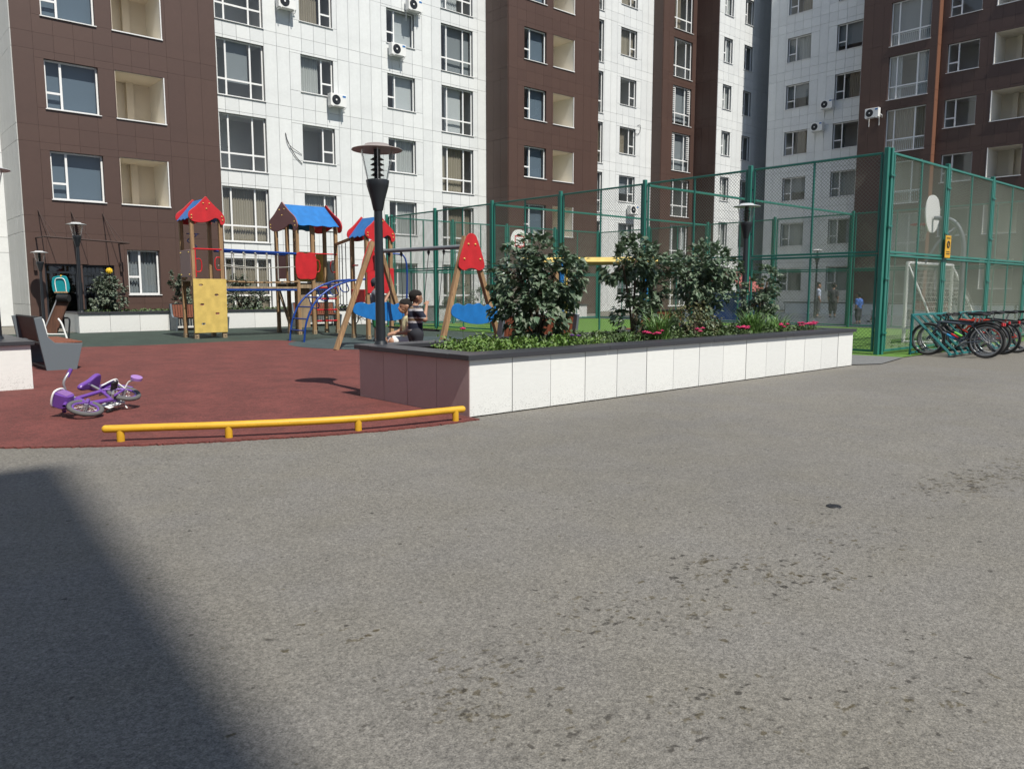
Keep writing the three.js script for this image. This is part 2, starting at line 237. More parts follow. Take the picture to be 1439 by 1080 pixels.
// layouts: list of [u0,u1,v0,v1] panes in 0..1
const LAY = {
  L: [[0, 0.3, 0.34, 1], [0, 0.3, 0, 0.34], [0.3, 1, 0, 1]], R: [[0, 0.66, 0, 1], [0.66, 1, 0.34, 1], [0.66, 1, 0, 0.34]],
  Big: [[0, 0.2, 0.3, 1], [0.2, 0.72, 0.3, 1], [0.72, 1, 0.3, 1], [0, 0.2, 0, 0.3], [0.2, 0.72, 0, 0.3], [0.72, 1, 0, 0.3]],
  Two: [[0, 0.4, 0.4, 1], [0, 0.4, 0, 0.4], [0.4, 1, 0, 1]],
};
LAY.BigF = LAY.Big.map(q => [1 - q[1], 1 - q[0], q[2], q[3]]); 
function windowPart(F, o, lay, parent, cur, label, deep = 0.13) {
  const [s0, s1, y0, y1] = o, w = s1 - s0, h = y1 - y0, g = sub('window', parent); if (label) g.userData.label = label;
  const fr = 0.055, fg = [], n0 = -deep - 0.06, n1 = -deep;
  fg.push(F.box(s0, s1, y0, y0 + fr, n0, n1), F.box(s0, s1, y1 - fr, y1, n0, n1), F.box(s0, s0 + fr, y0 + fr, y1 - fr, n0, n1), F.box(s1 - fr, s1, y0 + fr, y1 - fr, n0, n1));
  const mul = 0.035;
  for (const [u0, u1, v0, v1] of lay) {
    if (u1 < 0.999) fg.push(F.box(s0 + u1 * w - mul, s0 + u1 * w + mul, y0 + Math.max(v0 * h, fr), y0 + Math.min(v1 * h, h - fr), n0 + 0.003, n1 - 0.003));
    if (v1 < 0.999) fg.push(F.box(s0 + Math.max(u0 * w, fr) + (u0 > 0 ? mul - fr + fr : 0), s0 + Math.min(u1 * w, w - fr) - (u1 < 0.999 ? mul : 0), y0 + v1 * h - mul, y0 + v1 * h + mul, n0 + 0.005, n1 - 0.005));
  }
  mesh('frame', fg, M.pvc, g);
  mesh('sill', [F.box(s0 - 0.04, s1 + 0.04, y0 - 0.03, y0 - 0.002, -deep + 0.002, 0.05)], M.sill, g);
  for (const [u0, u1, v0, v1] of lay) {
    const c = F.P(s0 + (u0 + u1) / 2 * w, y0 + (v0 + v1) / 2 * h, -deep - 0.03), pw = (u1 - u0) * w - 0.02, ph = (v1 - v0) * h - 0.02;
    const pg = new THREE.PlaneGeometry(pw, ph); if (!F.A) pg.rotateY(-Math.PI / 2);
    const m = inst('pane', boxUV(pg), M.glass, g, c); const tl = (R0() - 0.5) * 0.007; if (F.A) { m.rotation.x = tl; m.rotation.y = (R0() - 0.5) * 0.007; } else { m.rotation.z = tl; m.rotation.y = (R0() - 0.5) * 0.012; }
  }
  if (cur) { // [material index, [u0,u1] parts covered, top-down share]
    const [mi, spans, drop = 1] = cur; const cg = [];
    for (const [u0, u1, flat] of spans) cg.push(curtain(F, s0 + u0 * w, s0 + u1 * w, y1 - h * drop, y1 - 0.02, -deep - 0.2, flat ? 1 : Math.max(2, Math.round((u1 - u0) * w * 9)), flat ? 0.004 : 0.028, R0() * 6));
    mesh('curtain', cg, M.curtains[mi], g);
  }
  return g;
}
const autoCur = r => { const k = r(); if (k < 0.25) return [2, [[0.02, 0.98, true]], 0.55 + r() * 0.4]; if (k < 0.5) return [3, [[0.02, 0.35], [0.7, 0.98]], 1]; if (k < 0.7) return [0, [[0.02, 0.98]], 1]; if (k < 0.82) return [1, [[0.02, 0.98]], 1]; if (k < 0.9) return [4, [[0.02, 0.5]], 1]; return null; };
function block(o) {
  const { F, s0, s1, y1, wins = [], logs = [], doors = [], rows, mats, seam, top = 30, depth = 13, step = 0.6, extra } = o;
  const g = thing(o.name, o.label, 'building'); // the block stands in courtyard coordinates
  const holes = [...wins.map(w => w.r), ...logs, ...doors];
  const wall = cutRects([s0, s1, 0, y1], holes).map(q => F.box(q[0], q[1], q[2], q[3], -0.28, -0.032));
  wall.push(F.box(s0, s1, y1, top, -0.28, 0), F.box(s0, s1, 0, top, -depth, -2.1), F.box(s0, s0 + 0.2, 0, top, -2.1, -0.28), F.box(s1 - 0.2, s1, 0, top, -2.1, -0.28), F.box(s0 + 0.2, s1 - 0.2, top - 0.3, top, -2.1, -0.28));
  mesh('wall', wall.slice(0, -5).concat(wall.slice(-4)), seam, g);
  mesh('upper_wall', [wall[wall.length - 5]], mats[0], g);
  cladding(F, s0, s1, rows, step, holes, mats, g, 'facade_panel', mats === browns ? 0.0055 : 0.013);
  const room = [];
  const roomBox = (r, e, d) => [F.box(r[0] - e, r[1] + e, r[2] - e, r[3] + e, -d - 0.06, -d), F.box(r[0] - e - 0.05, r[0] - e, r[2] - e, r[3] + e, -d, -0.281), F.box(r[1] + e, r[1] + e + 0.05, r[2] - e, r[3] + e, -d, -0.281), F.box(r[0] - e, r[1] + e, r[2] - e - 0.05, r[2] - e, -d, -0.281), F.box(r[0] - e, r[1] + e, r[3] + e, r[3] + e + 0.05, -d, -0.281)];
  for (const w of wins) room.push(...roomBox(w.r, 0.12, 1.9));
  if (room.length) mesh('room_interior', room, M.room, g);
  const r = rng(Math.round(s0 * 13 + F.plane * 31));
  wins.forEach(w => windowPart(F, w.r, LAY[w.t], g, w.c === undefined ? autoCur(r) : w.c, w.label));
  for (const l of logs) {
    const lg = sub('loggia', g), d = 1.6, t = 0.02;
    mesh('recess_wall', [F.box(l[0] + t, l[1] - t, l[2] + t, l[3] - t, -d - 0.1, -d), F.box(l[0] - 0.1, l[0] + t, l[2], l[3], -d, -0.034), F.box(l[0] + t, l[1] - t, l[2] - 0.1, l[2] + t, -d, -0.034), F.box(l[0] + t, l[1] - t, l[3] - t, l[3] + 0.1, -d, -0.034)], M.loggia, lg);
    mesh('jamb', [F.box(l[1] - t, l[1] + 0.1, l[2], l[3], -d, -0.034)], M.loggiaTrim, lg);
    mesh('corner_pier', [F.box(l[0] + 0.75, l[0] + 1.0, l[2] + t, l[3] - t, -d, -d + 0.22)], M.loggia, lg);
    mesh('trim', [F.box(l[0] - 0.03, l[1] + 0.03, l[2] - 0.035, l[2] + 0.004, -0.03, 0.045), F.box(l[1] - 0.025, l[1] + 0.012, l[2] + 0.006, l[3], -0.03, 0.012)], M.sill, lg);
  }
  if (extra) extra(g, F);
  return g;
}
const rowsOf = (head, y1) => { const out = [0.02]; for (let y = ((head % 3) + 3) % 3; y < y1; y += 3) { if (y > 0.3) out.push(y); if (y + 0.55 > 0.3 && y + 0.55 < y1) out.push(y + 0.55); } out.push(y1); return out; };
const stack = (s0, s1, h0, h1, t, n, from = 0, c) => Array.from({ length: n }, (_, k) => ({ r: [s0, s1, h0 + 3 * (k + from), h1 + 3 * (k + from)], t, c }));
function sideWall(g, plane, b0, b1, y1, rows, mats, step = 0.6) { // a face looking towards -a
  const F = Frame('B', plane); cladding(F, b0, b1, rows, step, [], mats, g, 'facade_panel', mats === browns ? 0.007 : 0.012, 0.03);
}
// 1: brown block with the entrance
block({
  name: 'brown_apartment_block', label: 'brown clad apartment block with entrance doors, beige loggias and blue reflecting windows', F: Frame('A', 30.8), s0: 5.45, s1: 12.2, y1: 15, rows: rowsOf(6.3, 15), mats: browns, seam: M.seamB,
  wins: [...stack(6.35, 8.0, 4.43, 6.05, 'L', 3, 0, [5, [[0.02, 0.98, true]], 1]), { r: [8.62, 9.72, 1.18, 2.8], t: 'Two', c: [2, [[0.02, 0.98]], 1] }], logs: [0, 1, 2].map(k => [8.55, 10.22, 4.43 + 3 * k, 6.08 + 3 * k]), doors: [[5.95, 6.98, 0, 2.24], [7.12, 8.15, 0, 2.22]],
  extra: (g, F) => {
    sideWall(g, 5.45, 30.83, 33.8, 15, rowsOf(6.3, 15), greys, 0.5);
    for (const [s0, s1, y] of [[5.95, 6.98, 2.24], [7.12, 8.15, 2.22]]) {
      const d = sub('entrance_door', g);
      mesh('frame', [F.box(s0, s1, y - 0.32, y - 0.25, -0.2, -0.1), F.box(s0, s1, y - 0.06, y, -0.2, -0.1), F.box(s0, s0 + 0.07, 0, y - 0.06, -0.201, -0.099), F.box(s1 - 0.07, s1, 0, y - 0.06, -0.201, -0.099), F.box(s0 + 0.38, s0 + 0.46, 0, y - 0.32, -0.19, -0.095), F.box(s0 + 0.07, s1 - 0.07, 0.02, 0.14, -0.19, -0.11)], M.darkM, d);
      mesh('glass_panel', [F.box(s0 + 0.07, s1 - 0.07, 0.14, y - 0.06, -0.155, -0.15)], M.glassDark, d);
      mesh('handle', [bar(F.P(s0 + 0.52, 0.8, -0.05), F.P(s0 + 0.52, 1.4, -0.05), 0.015)], M.steel, d);
      mesh('lobby', [F.box(s0 - 0.05, s1 + 0.05, 0, y + 0.1, -1.9, -1.85), F.box(s0 - 0.1, s0 - 0.02, 0, y + 0.1, -1.85, -0.29), F.box(s1 + 0.02, s1 + 0.06, 0, y + 0.1, -1.85, -0.29), F.box(s0 - 0.02, s1 + 0.02, y + 0.02, y + 0.1, -1.85, -0.29)], M.roomDark, d);
    }
    const c = sub('entrance_canopy', g);
    mesh('edge_bar', [bar(F.P(5.75, 3.08, 1.25), F.P(8.35, 2.97, 1.25), 0.03), bar(F.P(5.75, 3.08, 1.25), F.P(5.75, 3.1, 0), 0.025), bar(F.P(8.35, 2.97, 1.25), F.P(8.35, 3.0, 0), 0.025), bar(F.P(6.9, 3.03, 1.25), F.P(6.9, 3.05, 0), 0.025)], M.seamB, c);
    mesh('stay_rod', [5.95, 6.95, 7.95].flatMap(s => [bar(F.P(s, 3.04, 1.2), F.P(s - 0.08, 4.05, 0.02), 0.014), bar(F.P(s + 0.35, 3.03, 0.7), F.P(s - 0.06, 3.95, 0.02), 0.01)]), M.seamB, c);
    mesh('wall_lamp', [F.box(5.62, 5.72, 2.0, 2.42, 0.0, 0.12)], M.seamB, g); mesh('wall_lamp', [F.box(8.33, 8.43, 2.0, 2.34, 0.0, 0.12)], M.seamB, g); mesh('intercom_panel', [F.box(7.0, 7.08, 1.3, 1.6, 0.0, 0.03)], M.darkM, g);
  },
});
// 0: white block left of it
block({ name: 'white_apartment_block', label: 'white clad apartment block set back left of the brown entrance block', F: Frame('A', 33.8), s0: -6, s1: 5.44, y1: 15, rows: rowsOf(5.7, 15), mats: whites, seam: M.seamW, wins: [...stack(-2, -0.4, 4.1, 5.7, 'L', 3)] });
// 2: long white block with tall windows
block({
  name: 'white_apartment_block', label: 'long white clad apartment block with tall glazing and air conditioners behind the climbing towers', F: Frame('A', 33.0), s0: 12.2, s1: 27.5, y1: 19.5, rows: rowsOf(5.8, 19.5), mats: whites, seam: M.seamW,
  wins: [{ r: [13.1, 15.13, 0.45, 2.7], t: 'Big', c: [4, [[0.02, 0.98]], 1] }, { r: [13.1, 15.13, 3.4, 5.69], t: 'Big', c: [1, [[0.02, 0.22], [0.24, 0.98]], 1] }, { r: [13.1, 15.13, 6.4, 8.68], t: 'Big', c: null }, { r: [13.1, 15.13, 9.4, 11.68], t: 'Big', c: [2, [[0.2, 0.7, true]], 0.72] }, { r: [13.1, 15.13, 12.4, 14.68], t: 'Big', c: [2, [[0.02, 0.5, true]], 0.5] },
    ...[[null], [0, [[0.02, 0.98]], 1], [null], [0, [[0.02, 0.62]], 1], [4, [[0.02, 0.62]], 1]].map((c, k) => ({ r: [16.84, 18.44, 1.09 + 3 * k, 2.69 + 3 * k], t: 'R', c: c[0] === null ? null : c })),
    ...[[2, [[0.02, 0.98]], 1], [0, [[0.3, 0.98]], 1], [0, [[0.3, 0.98]], 1], [3, [[0.3, 0.98, true]], 1], [3, [[0.3, 0.98, true]], 1]].map((c, k) => ({ r: [21.34, 22.93, 1.09 + 3 * k, 2.69 + 3 * k], t: 'L', c })),
    ...[[4, [[0.2, 0.98]], 1], [4, [[0.2, 0.98]], 1], [1, [[0.02, 0.75]], 1], [3, [[0.2, 0.7, true]], 1], [2, [[0.2, 0.98, true]], 0.95], [3, [[0.02, 0.6]], 1]].map((c, k) => ({ r: [24.56, 26.6, 0.4 + 3 * k, 2.68 + 3 * k], t: 'Big', c }))],
});
// 3: brown block in the middle
block({
  name: 'brown_apartment_block', label: 'brown clad apartment block with white jambed loggias beyond the swing, between white blocks', F: Frame('A', 31.2), s0: 27.5, s1: 34.35, y1: 19.5, rows: rowsOf(6.2, 19.5), mats: browns, seam: M.seamB,
  wins: stack(28.6, 30.2, 1.34, 2.95, 'L', 6, 0, [5, [[0.32, 0.98, true]], 1]), logs: [0, 1, 2, 3, 4, 5].map(k => [30.72, 32.33, 1.33 + 3 * k, 2.97 + 3 * k]),
  extra: g => sideWall(g, 27.5, 31.23, 32.97, 19.5, rowsOf(6.2, 19.5), browns),
});
// 4: narrow white block
block({
  name: 'white_apartment_block', label: 'narrow white clad apartment block between two brown blocks, wire dangling on its wall', F: Frame('A', 33.4), s0: 34.35, s1: 42, y1: 23.5, rows: rowsOf(5.8, 23.5), mats: whites, seam: M.seamW,
  wins: [...stack(35.4, 37.2, 0.2, 2.65, 'Big', 7), ...stack(38.8, 40.35, 1.0, 2.64, 'R', 7)],
  extra: (g, F) => mesh('loose_wire', [tube([F.P(40.5, 11.9, 0.03), F.P(40.75, 11.95, 0.05), F.P(40.7, 11.5, 0.06), F.P(40.45, 11.35, 0.05), F.P(40.25, 11.4, 0.03)], 0.014, 16, 5)], M.black, g),
});
// 5: brown bay
block({
  name: 'brown_apartment_block', label: 'slim brown clad bay with tall louvred windows between the white blocks', F: Frame('A', 32.6), s0: 42, s1: 45.6, y1: 23.5, rows: rowsOf(5.95, 23.5), mats: browns, seam: M.seamB,
  wins: stack(43.12, 45.15, 0.3, 2.75, 'Big', 7),
  extra: (g, F) => {
    sideWall(g, 42, 32.63, 33.37, 23.5, rowsOf(5.95, 23.5), browns, 0.75);
    for (const [k, s] of [[4, 43.15], [4, 44.78], [3, 43.15], [3, 44.78]]) { const L = []; for (let i = 0; i < 12; i++) L.push(F.box(s, s + 0.32, 1.15 + 3 * k + i * 0.128, 1.2 + 3 * k + i * 0.128, -0.1, -0.06)); mesh('louvre', L, M.sill, g); }
  },
});
// 6: white corner block
block({
  name: 'white_apartment_block', label: 'white clad apartment block in the courtyard corner with narrow windows', F: Frame('A', 30.85), s0: 45.6, s1: 54, y1: 24, rows: rowsOf(6.2, 24), mats: whites, seam: M.seamW,
  wins: [...stack(46.18, 47.2, 1.4, 2.97, 'Two', 7), ...stack(48.6, 49.65, 1.33, 2.95, 'Two', 7, 0, null)],
  extra: g => sideWall(g, 45.6, 30.88, 32.57, 24, rowsOf(6.2, 24), browns),
});
// 7-9: the right-hand range, facing -a
block({ name: 'white_apartment_block', label: 'shaded white clad apartment block right of the corner with two window columns', F: Frame('B', 49.4), s0: 22.4, s1: 29.4, y1: 24, rows: rowsOf(6.2, 24), mats: whites, seam: M.seamW, wins: [...stack(26.47, 28.09, 1.3, 2.84, 'R', 7), ...stack(23.12, 24.74, 1.3, 2.9, 'R', 7)] });
block({
  name: 'brown_apartment_block', label: 'shaded brown bay with tall balcony glazing behind the basketball backboard', F: Frame('B', 47.9), s0: 18.17, s1: 22.4, y1: 21, rows: rowsOf(6.0, 21), mats: browns, seam: M.seamB, depth: 14.5,
  wins: stack(18.56, 20.78, 0.4, 2.83, 'BigF', 6),
  extra: (g, F) => {
    for (let k = 1; k < 6; k++) { const L = [F.box(18.62, 20.7, 1.05 + 3 * k, 1.09 + 3 * k, -0.34, -0.31), F.box(18.62, 20.7, 0.52 + 3 * k, 0.55 + 3 * k, -0.34, -0.31)]; for (let s = 18.68; s < 20.7; s += 0.11) L.push(F.box(s, s + 0.02, 0.55 + 3 * k, 1.05 + 3 * k, -0.335, -0.315)); mesh('balcony_railing', L, M.sill, g); }
    const E = Frame('A', 18.17); const rows = rowsOf(6.0, 21); for (let j = 0; j < rows.length - 1; j++) inst('end_panel', panelGeo(0.48, rows[j + 1] - rows[j] - 0.012, true), M.copper, g, E.P(48.15, (rows[j] + rows[j + 1]) / 2, 0.02));
  },
});
block({ name: 'brown_apartment_block', label: 'dark brown clad apartment block with beige loggias behind the parked bicycles', F: Frame('B', 48.4), s0: 2, s1: 18.12, y1: 19, rows: rowsOf(6.2, 19), mats: browns, seam: M.seamB, depth: 14, wins: [...stack(16.16, 17.77, 1.42, 2.97, 'R', 6, 0, null), ...stack(10.4, 12.0, 1.42, 2.97, 'R', 6)], logs: [0, 1, 2, 3, 4, 5].map(k => [13.77, 15.42, 1.44 + 3 * k, 3.05 + 3 * k]) });
// the block behind the camera whose edge throws the shade on the asphalt
const southBlock = block({ name: 'white_apartment_block', label: 'white clad apartment block across the yard that shades the asphalt', F: { A: false, plane: 0, box: (s0, s1, y0, y1, n0, n1) => bx(s0, s1, y0, y1, 15.1 - n1, 15.1 - n0), P: (s, y, n) => V(s, y, 15.1 - n) }, s0: -36, s1: -0.64, y1: 0.5, rows: [0.02, 0.5], step: 6, mats: whites, seam: M.seamW, top: 31, depth: 13 });
{ const p = V(-0.64, 0, 15.1), th = -0.1; southBlock.rotation.y = th; southBlock.position.copy(p).sub(p.clone().applyAxisAngle(UPY, th)); }

block({ name: 'white_apartment_block', label: 'white clad apartment block closing the courtyard on the entrance side', F: { A: false, plane: 0, box: (s0, s1, y0, y1, n0, n1) => bx(-9 + n0, -9 + n1, y0, y1, -s1, -s0), P: (s, y, n) => V(-9 + n, y, -s) }, s0: -15, s1: 33, y1: 0.5, rows: [0.02, 0.5], step: 6, mats: whites, seam: M.seamW, top: 30, depth: 13 });

// ---------------------------------------------------------------- air conditioners
function aircon(F, s, y, label) {
  const p = F.P(s, y, 0.12), g = thing('air_conditioner', label, 'air conditioner', [p.x, p.y, p.z], F.A ? 0 : -Math.PI / 2, 'air conditioners on the facades');
  mesh('casing', [rbx(-0.4, 0.4, -0.27, 0.27, 0, 0.3, 0.02)], M.whitePl, g);
  mesh('fan_grille', [new THREE.CylinderGeometry(0.215, 0.215, 0.015, 28).rotateX(Math.PI / 2).translate(-0.12, 0, 0.303), ...[0.08, 0.14, 0.2].map(r => new THREE.TorusGeometry(r, 0.006, 6, 28).translate(-0.12, 0, 0.314))], M.darkM, g);
  mesh('fan_hub', [new THREE.CylinderGeometry(0.04, 0.04, 0.012, 16).rotateX(Math.PI / 2).translate(-0.12, 0, 0.318)], M.whitePl, g);
  mesh('badge', [bx(0.2, 0.36, 0.14, 0.22, 0.3, 0.306)], M.blueP, g);
  mesh('bracket', [bx(-0.32, -0.28, -0.31, -0.272, -0.115, 0.34), bx(0.28, 0.32, -0.31, -0.272, -0.115, 0.34), bx(-0.32, -0.28, -0.7, -0.31, -0.115, -0.085), bx(0.28, 0.32, -0.7, -0.31, -0.115, -0.085)], M.sill, g);
  mesh('pipe', [tube([V(0.42, -0.1, 0.1), V(0.5, -0.15, 0.05), V(0.48, -0.3, -0.06), V(0.44, -0.1, -0.1)], 0.018, 12, 6)], M.whitePl, g);
}
{
  const FA = Frame('A', 33.0), FB = Frame('A', 33.4), FR = Frame('B', 49.4), FR1 = Frame('B', 47.9);
  aircon(FA, 18.45, 9.9, 'white air conditioner under a curtained window of the long white block'); aircon(FA, 21.75, 12.75, 'white air conditioner at the corner of a narrow split window on the white block');
  aircon(FA, 16.1, 13.6, 'white air conditioner on bare white panels beside the tall glazing'); aircon(FA, 22.75, 15.0, 'white air conditioner between two windows high on the long white block');
  aircon(FB, 39.9, 6.5, 'white air conditioner low on the narrow white block behind the court fence'); aircon(FR, 25.05, 13.1, 'upper white air conditioner on the shaded white block'); aircon(FR, 25.65, 11.8, 'lower white air conditioner on the shaded white block'); aircon(FR1, 21.45, 11.75, 'white air conditioner on dark brown panels beside balcony glazing');
  const w = thing('cable', 'loose black cable hanging from the white panels above the climbing towers', 'cable', [0, 0, 0]);
  mesh('strand', [tube([FA.P(16.0, 8.2, 0.03), FA.P(16.05, 7.9, 0.08), FA.P(16.4, 7.3, 0.05), FA.P(16.75, 6.95, 0.03)], 0.016, 20, 5)], M.black, w); mesh('strand', [tube([FA.P(16.02, 8.15, 0.03), FA.P(16.1, 7.75, 0.07), FA.P(16.75, 7.35, 0.03)], 0.012, 20, 5)], M.black, w);
}

// ---------------------------------------------------------------- planters
function planterBox(name, label, a0, a1, b0, b1, H, o = {}) { // white panels on the long front, o.end on the -a end
  const g = thing(name, label, 'planter', [a0, 0, -b0]); const L = a1 - a0, D = b1 - b0;
  const F = { A: true, plane: 0, box: (s0, s1, y0, y1, n0, n1) => bx(s0, s1, y0, y1, n0, n1), P: (s, y, n) => V(s, y, n) };
  const E = { A: false, plane: 0, box: null, P: (s, y, n) => V(-n, y, -s) };
  const h = H - 0.055;
  mesh('core_wall', [bx(0.03, L - 0.03, 0, h, -0.2, -0.032), bx(0.03, L - 0.03, 0, h, -D + 0.03, -D + 0.2), bx(0.032, 0.2, 0, h, -D + 0.2, -0.2), bx(L - 0.2, L - 0.03, 0, h, -D + 0.2, -0.2)], M.seamB, g);
  const seams = o.seams || Array.from({ length: Math.round(L / (o.step || 0.95)) + 1 }, (_, i) => i * L / Math.round(L / (o.step || 0.95)));
  const r = rng(Math.round(a0 * 17 + b0));
  for (let i = 0; i < seams.length - 1; i++) { const w = seams[i + 1] - seams[i] - 0.009; inst('cladding_panel', panelGeo(w, h - 0.012, true), planterWhites[(i * 7 + 1) % 3], g, V((seams[i] + seams[i + 1]) / 2, h / 2 + 0.004, -0.015 + (r() - 0.5) * 0.005)).rotation.z = (r() - 0.5) * 0.003; }
  const es = o.endSeams || [0, D * 0.25, D * 0.5, D * 0.75, D];
  for (let i = 0; i < es.length - 1; i++) { const w = es[i + 1] - es[i] - 0.009; inst('cladding_panel', panelGeo(w, h - 0.012, false), o.endWhite ? whites[i % 3] : tanBrowns[i % 3], g, V(0.015 + (r() - 0.5) * 0.004, h / 2 + 0.004, -(es[i] + es[i + 1]) / 2)); inst('cladding_panel', panelGeo(w, h - 0.012, false), whites[i % 3], g, V(L - 0.015, h / 2 + 0.004, -(es[i] + es[i + 1]) / 2)); }
  const c = 0.3, ov = 0.045, y0 = H - 0.055, y1 = H;
  const capParts = []; const nC = Math.max(1, Math.round(L / 2.1)); for (let i = 0; i < nC; i++) { const x0 = -ov + (L + 2 * ov) * i / nC + 0.002, x1 = -ov + (L + 2 * ov) * (i + 1) / nC - 0.002, dy = (r() - 0.5) * 0.006; capParts.push([x0, x1, dy]); }
  for (const [x0, x1, dy] of capParts) { mesh('coping', [rbx(x0, x1, y0 + dy, y1 + dy, -c, ov, 0.005)], M.cap, g); mesh('coping', [rbx(x0, x1, y0 + dy, y1 + dy, -D - ov, -D + c, 0.005)], M.cap, g); }
  mesh('coping', [rbx(-ov, c, y0 - 0.001, y1 - 0.001, -D + c + 0.002, -c - 0.002, 0.005)], M.cap, g); mesh('coping', [rbx(L - c, L + ov, y0 - 0.001, y1 - 0.001, -D + c + 0.002, -c - 0.002, 0.005)], M.cap, g);
  if (!o.noSoil) mesh('soil', [bx(0.2, L - 0.2, 0.1, H - 0.1, -D + 0.2, -0.2)], M.soil, g);
  return g;
}
planterBox('planter', 'long white panelled planter with brown end, full of shrubs and flowers', 4.96, 13.55, 6.24, 8.42, 0.65, { seams: [4.96, 5.55, 6.13, 6.7, 7.27, 7.84, 8.4, 8.98, 9.56, 10.15, 10.71, 11.27, 11.87, 12.43, 13.01, 13.55].map(v => v - 4.96), endSeams: [0, 0.57, 1.14, 1.63, 2.18] });
planterBox('planter', 'white planter with a lamp post on its corner beside the grey bench', -3.5, 2.08, 11.95, 14.0, 0.65, { step: 1.9 });
planterBox('planter', 'white planter with rounded shrub in front of the entrance', 6.05, 9.6, 27.0, 28.9, 0.65, { step: 0.9, endWhite: true });
planterBox('planter', 'white planter behind the rope bridge and the benches', 9.75, 18.5, 27.0, 28.9, 0.65, { step: 0.95, endWhite: true });
planterBox('planter', 'white planter at the foot of the middle brown block', 20, 29.5, 27.4, 29.2, 0.65, { step: 0.95, endWhite: true });
{ // planter along the right-hand range
  const g = thing('planter', 'grey shaded planter row along the right-hand brown blocks', 'planter', [43, 0, -6]);
  for (let i = 0; i < 9; i++) inst('cladding_panel', panelGeo(1.9, 0.6, false), whites[i % 3], g, V(0, 0.31, -i * 2.0 - 1));
  mesh('core_wall', [bx(0.02, 1.6, 0, 0.58, -18, -0.05)], M.seamB, g); mesh('coping', [bx(-0.06, 1.65, 0.62, 0.68, -18.05, 0)], M.cap, g);
}

// ---------------------------------------------------------------- lamps
function lamp(a, b, y0, top, label, hat = M.lampHatGrey, sc = 1) {
  const g = thing('street_lamp', label, 'lamp', [a, y0, -b], 0, 'garden lamps'), H = top - y0, k = sc;
  mesh('pole', [bar(V(0, 0, 0), V(0, H - 0.78 * k, 0), 0.062 * k, 16, 0.05 * k), new THREE.CylinderGeometry(0.07 * k, 0.085 * k, 0.04, 16).translate(0, 0.02, 0)], M.darkM, g);
  mesh('socket', [new THREE.LatheGeometry([[0.045, -0.8], [0.06, -0.78], [0.085, -0.66], [0.13, -0.5], [0.14, -0.43], [0.12, -0.42], [0, -0.42]].map(p => new THREE.Vector2(p[0] * k, H + p[1] * k)), 24)], M.darkM, g);
  const c = mesh('glass_cone', [new THREE.LatheGeometry([[0.125, -0.42], [0.165, -0.24], [0.2, -0.07]].map(p => new THREE.Vector2(p[0] * k, H + p[1] * k)), 24)], M.lampGlass, g);
  mesh('lamp_hat', [new THREE.LatheGeometry([[0, 0], [0.14, -0.005], [0.16, -0.03], [0.3, -0.065], [0.305, -0.075], [0.29, -0.078], [0, -0.06]].map(p => new THREE.Vector2(p[0] * k, H + p[1] * k)), 36)], hat, g);
  mesh('louvre_rings', [0, 1, 2, 3].map(i => new THREE.CylinderGeometry(0.05 * k, 0.085 * k, 0.022 * k, 18).translate(0, H - (0.36 - i * 0.062) * k, 0)).concat([bar(V(0, H - 0.42 * k, 0), V(0, H - 0.06 * k, 0), 0.04 * k, 12)]), M.black, g);
  mesh('stay_wire', [0, 2.1, 4.2].map(t => bar(V(Math.cos(t) * 0.13 * k, H - 0.42 * k, Math.sin(t) * 0.13 * k), V(Math.cos(t) * 0.205 * k, H - 0.07 * k, Math.sin(t) * 0.205 * k), 0.006 * k, 6)), M.steel, g);
  return g;
}
lamp(5.2, 8.3, 0.65, 3.06, 'tall dark lamp post on the brown corner of the long planter', M.lampHat);
lamp(1.83, 12.75, 0.65, 3.0, 'dark lamp post on the planter beside the grey bench');
lamp(14.55, 9.05, 0, 3.1, 'dark lamp post standing against the green court fence', M.lampHatGrey, 0.9);
lamp(6.22, 27.35, 0.65, 3.42, 'dark lamp post on the planter in front of the entrance', M.lampHatGrey, 0.95);
lamp(5.66, 29.95, 0, 2.63, 'small dark lamp post beside the entrance door', M.lampHatGrey, 0.85);
lamp(36, 18.5, 0, 3.3, 'distant dark lamp post beyond the far side of the court', M.lampHatGrey, 0.9);

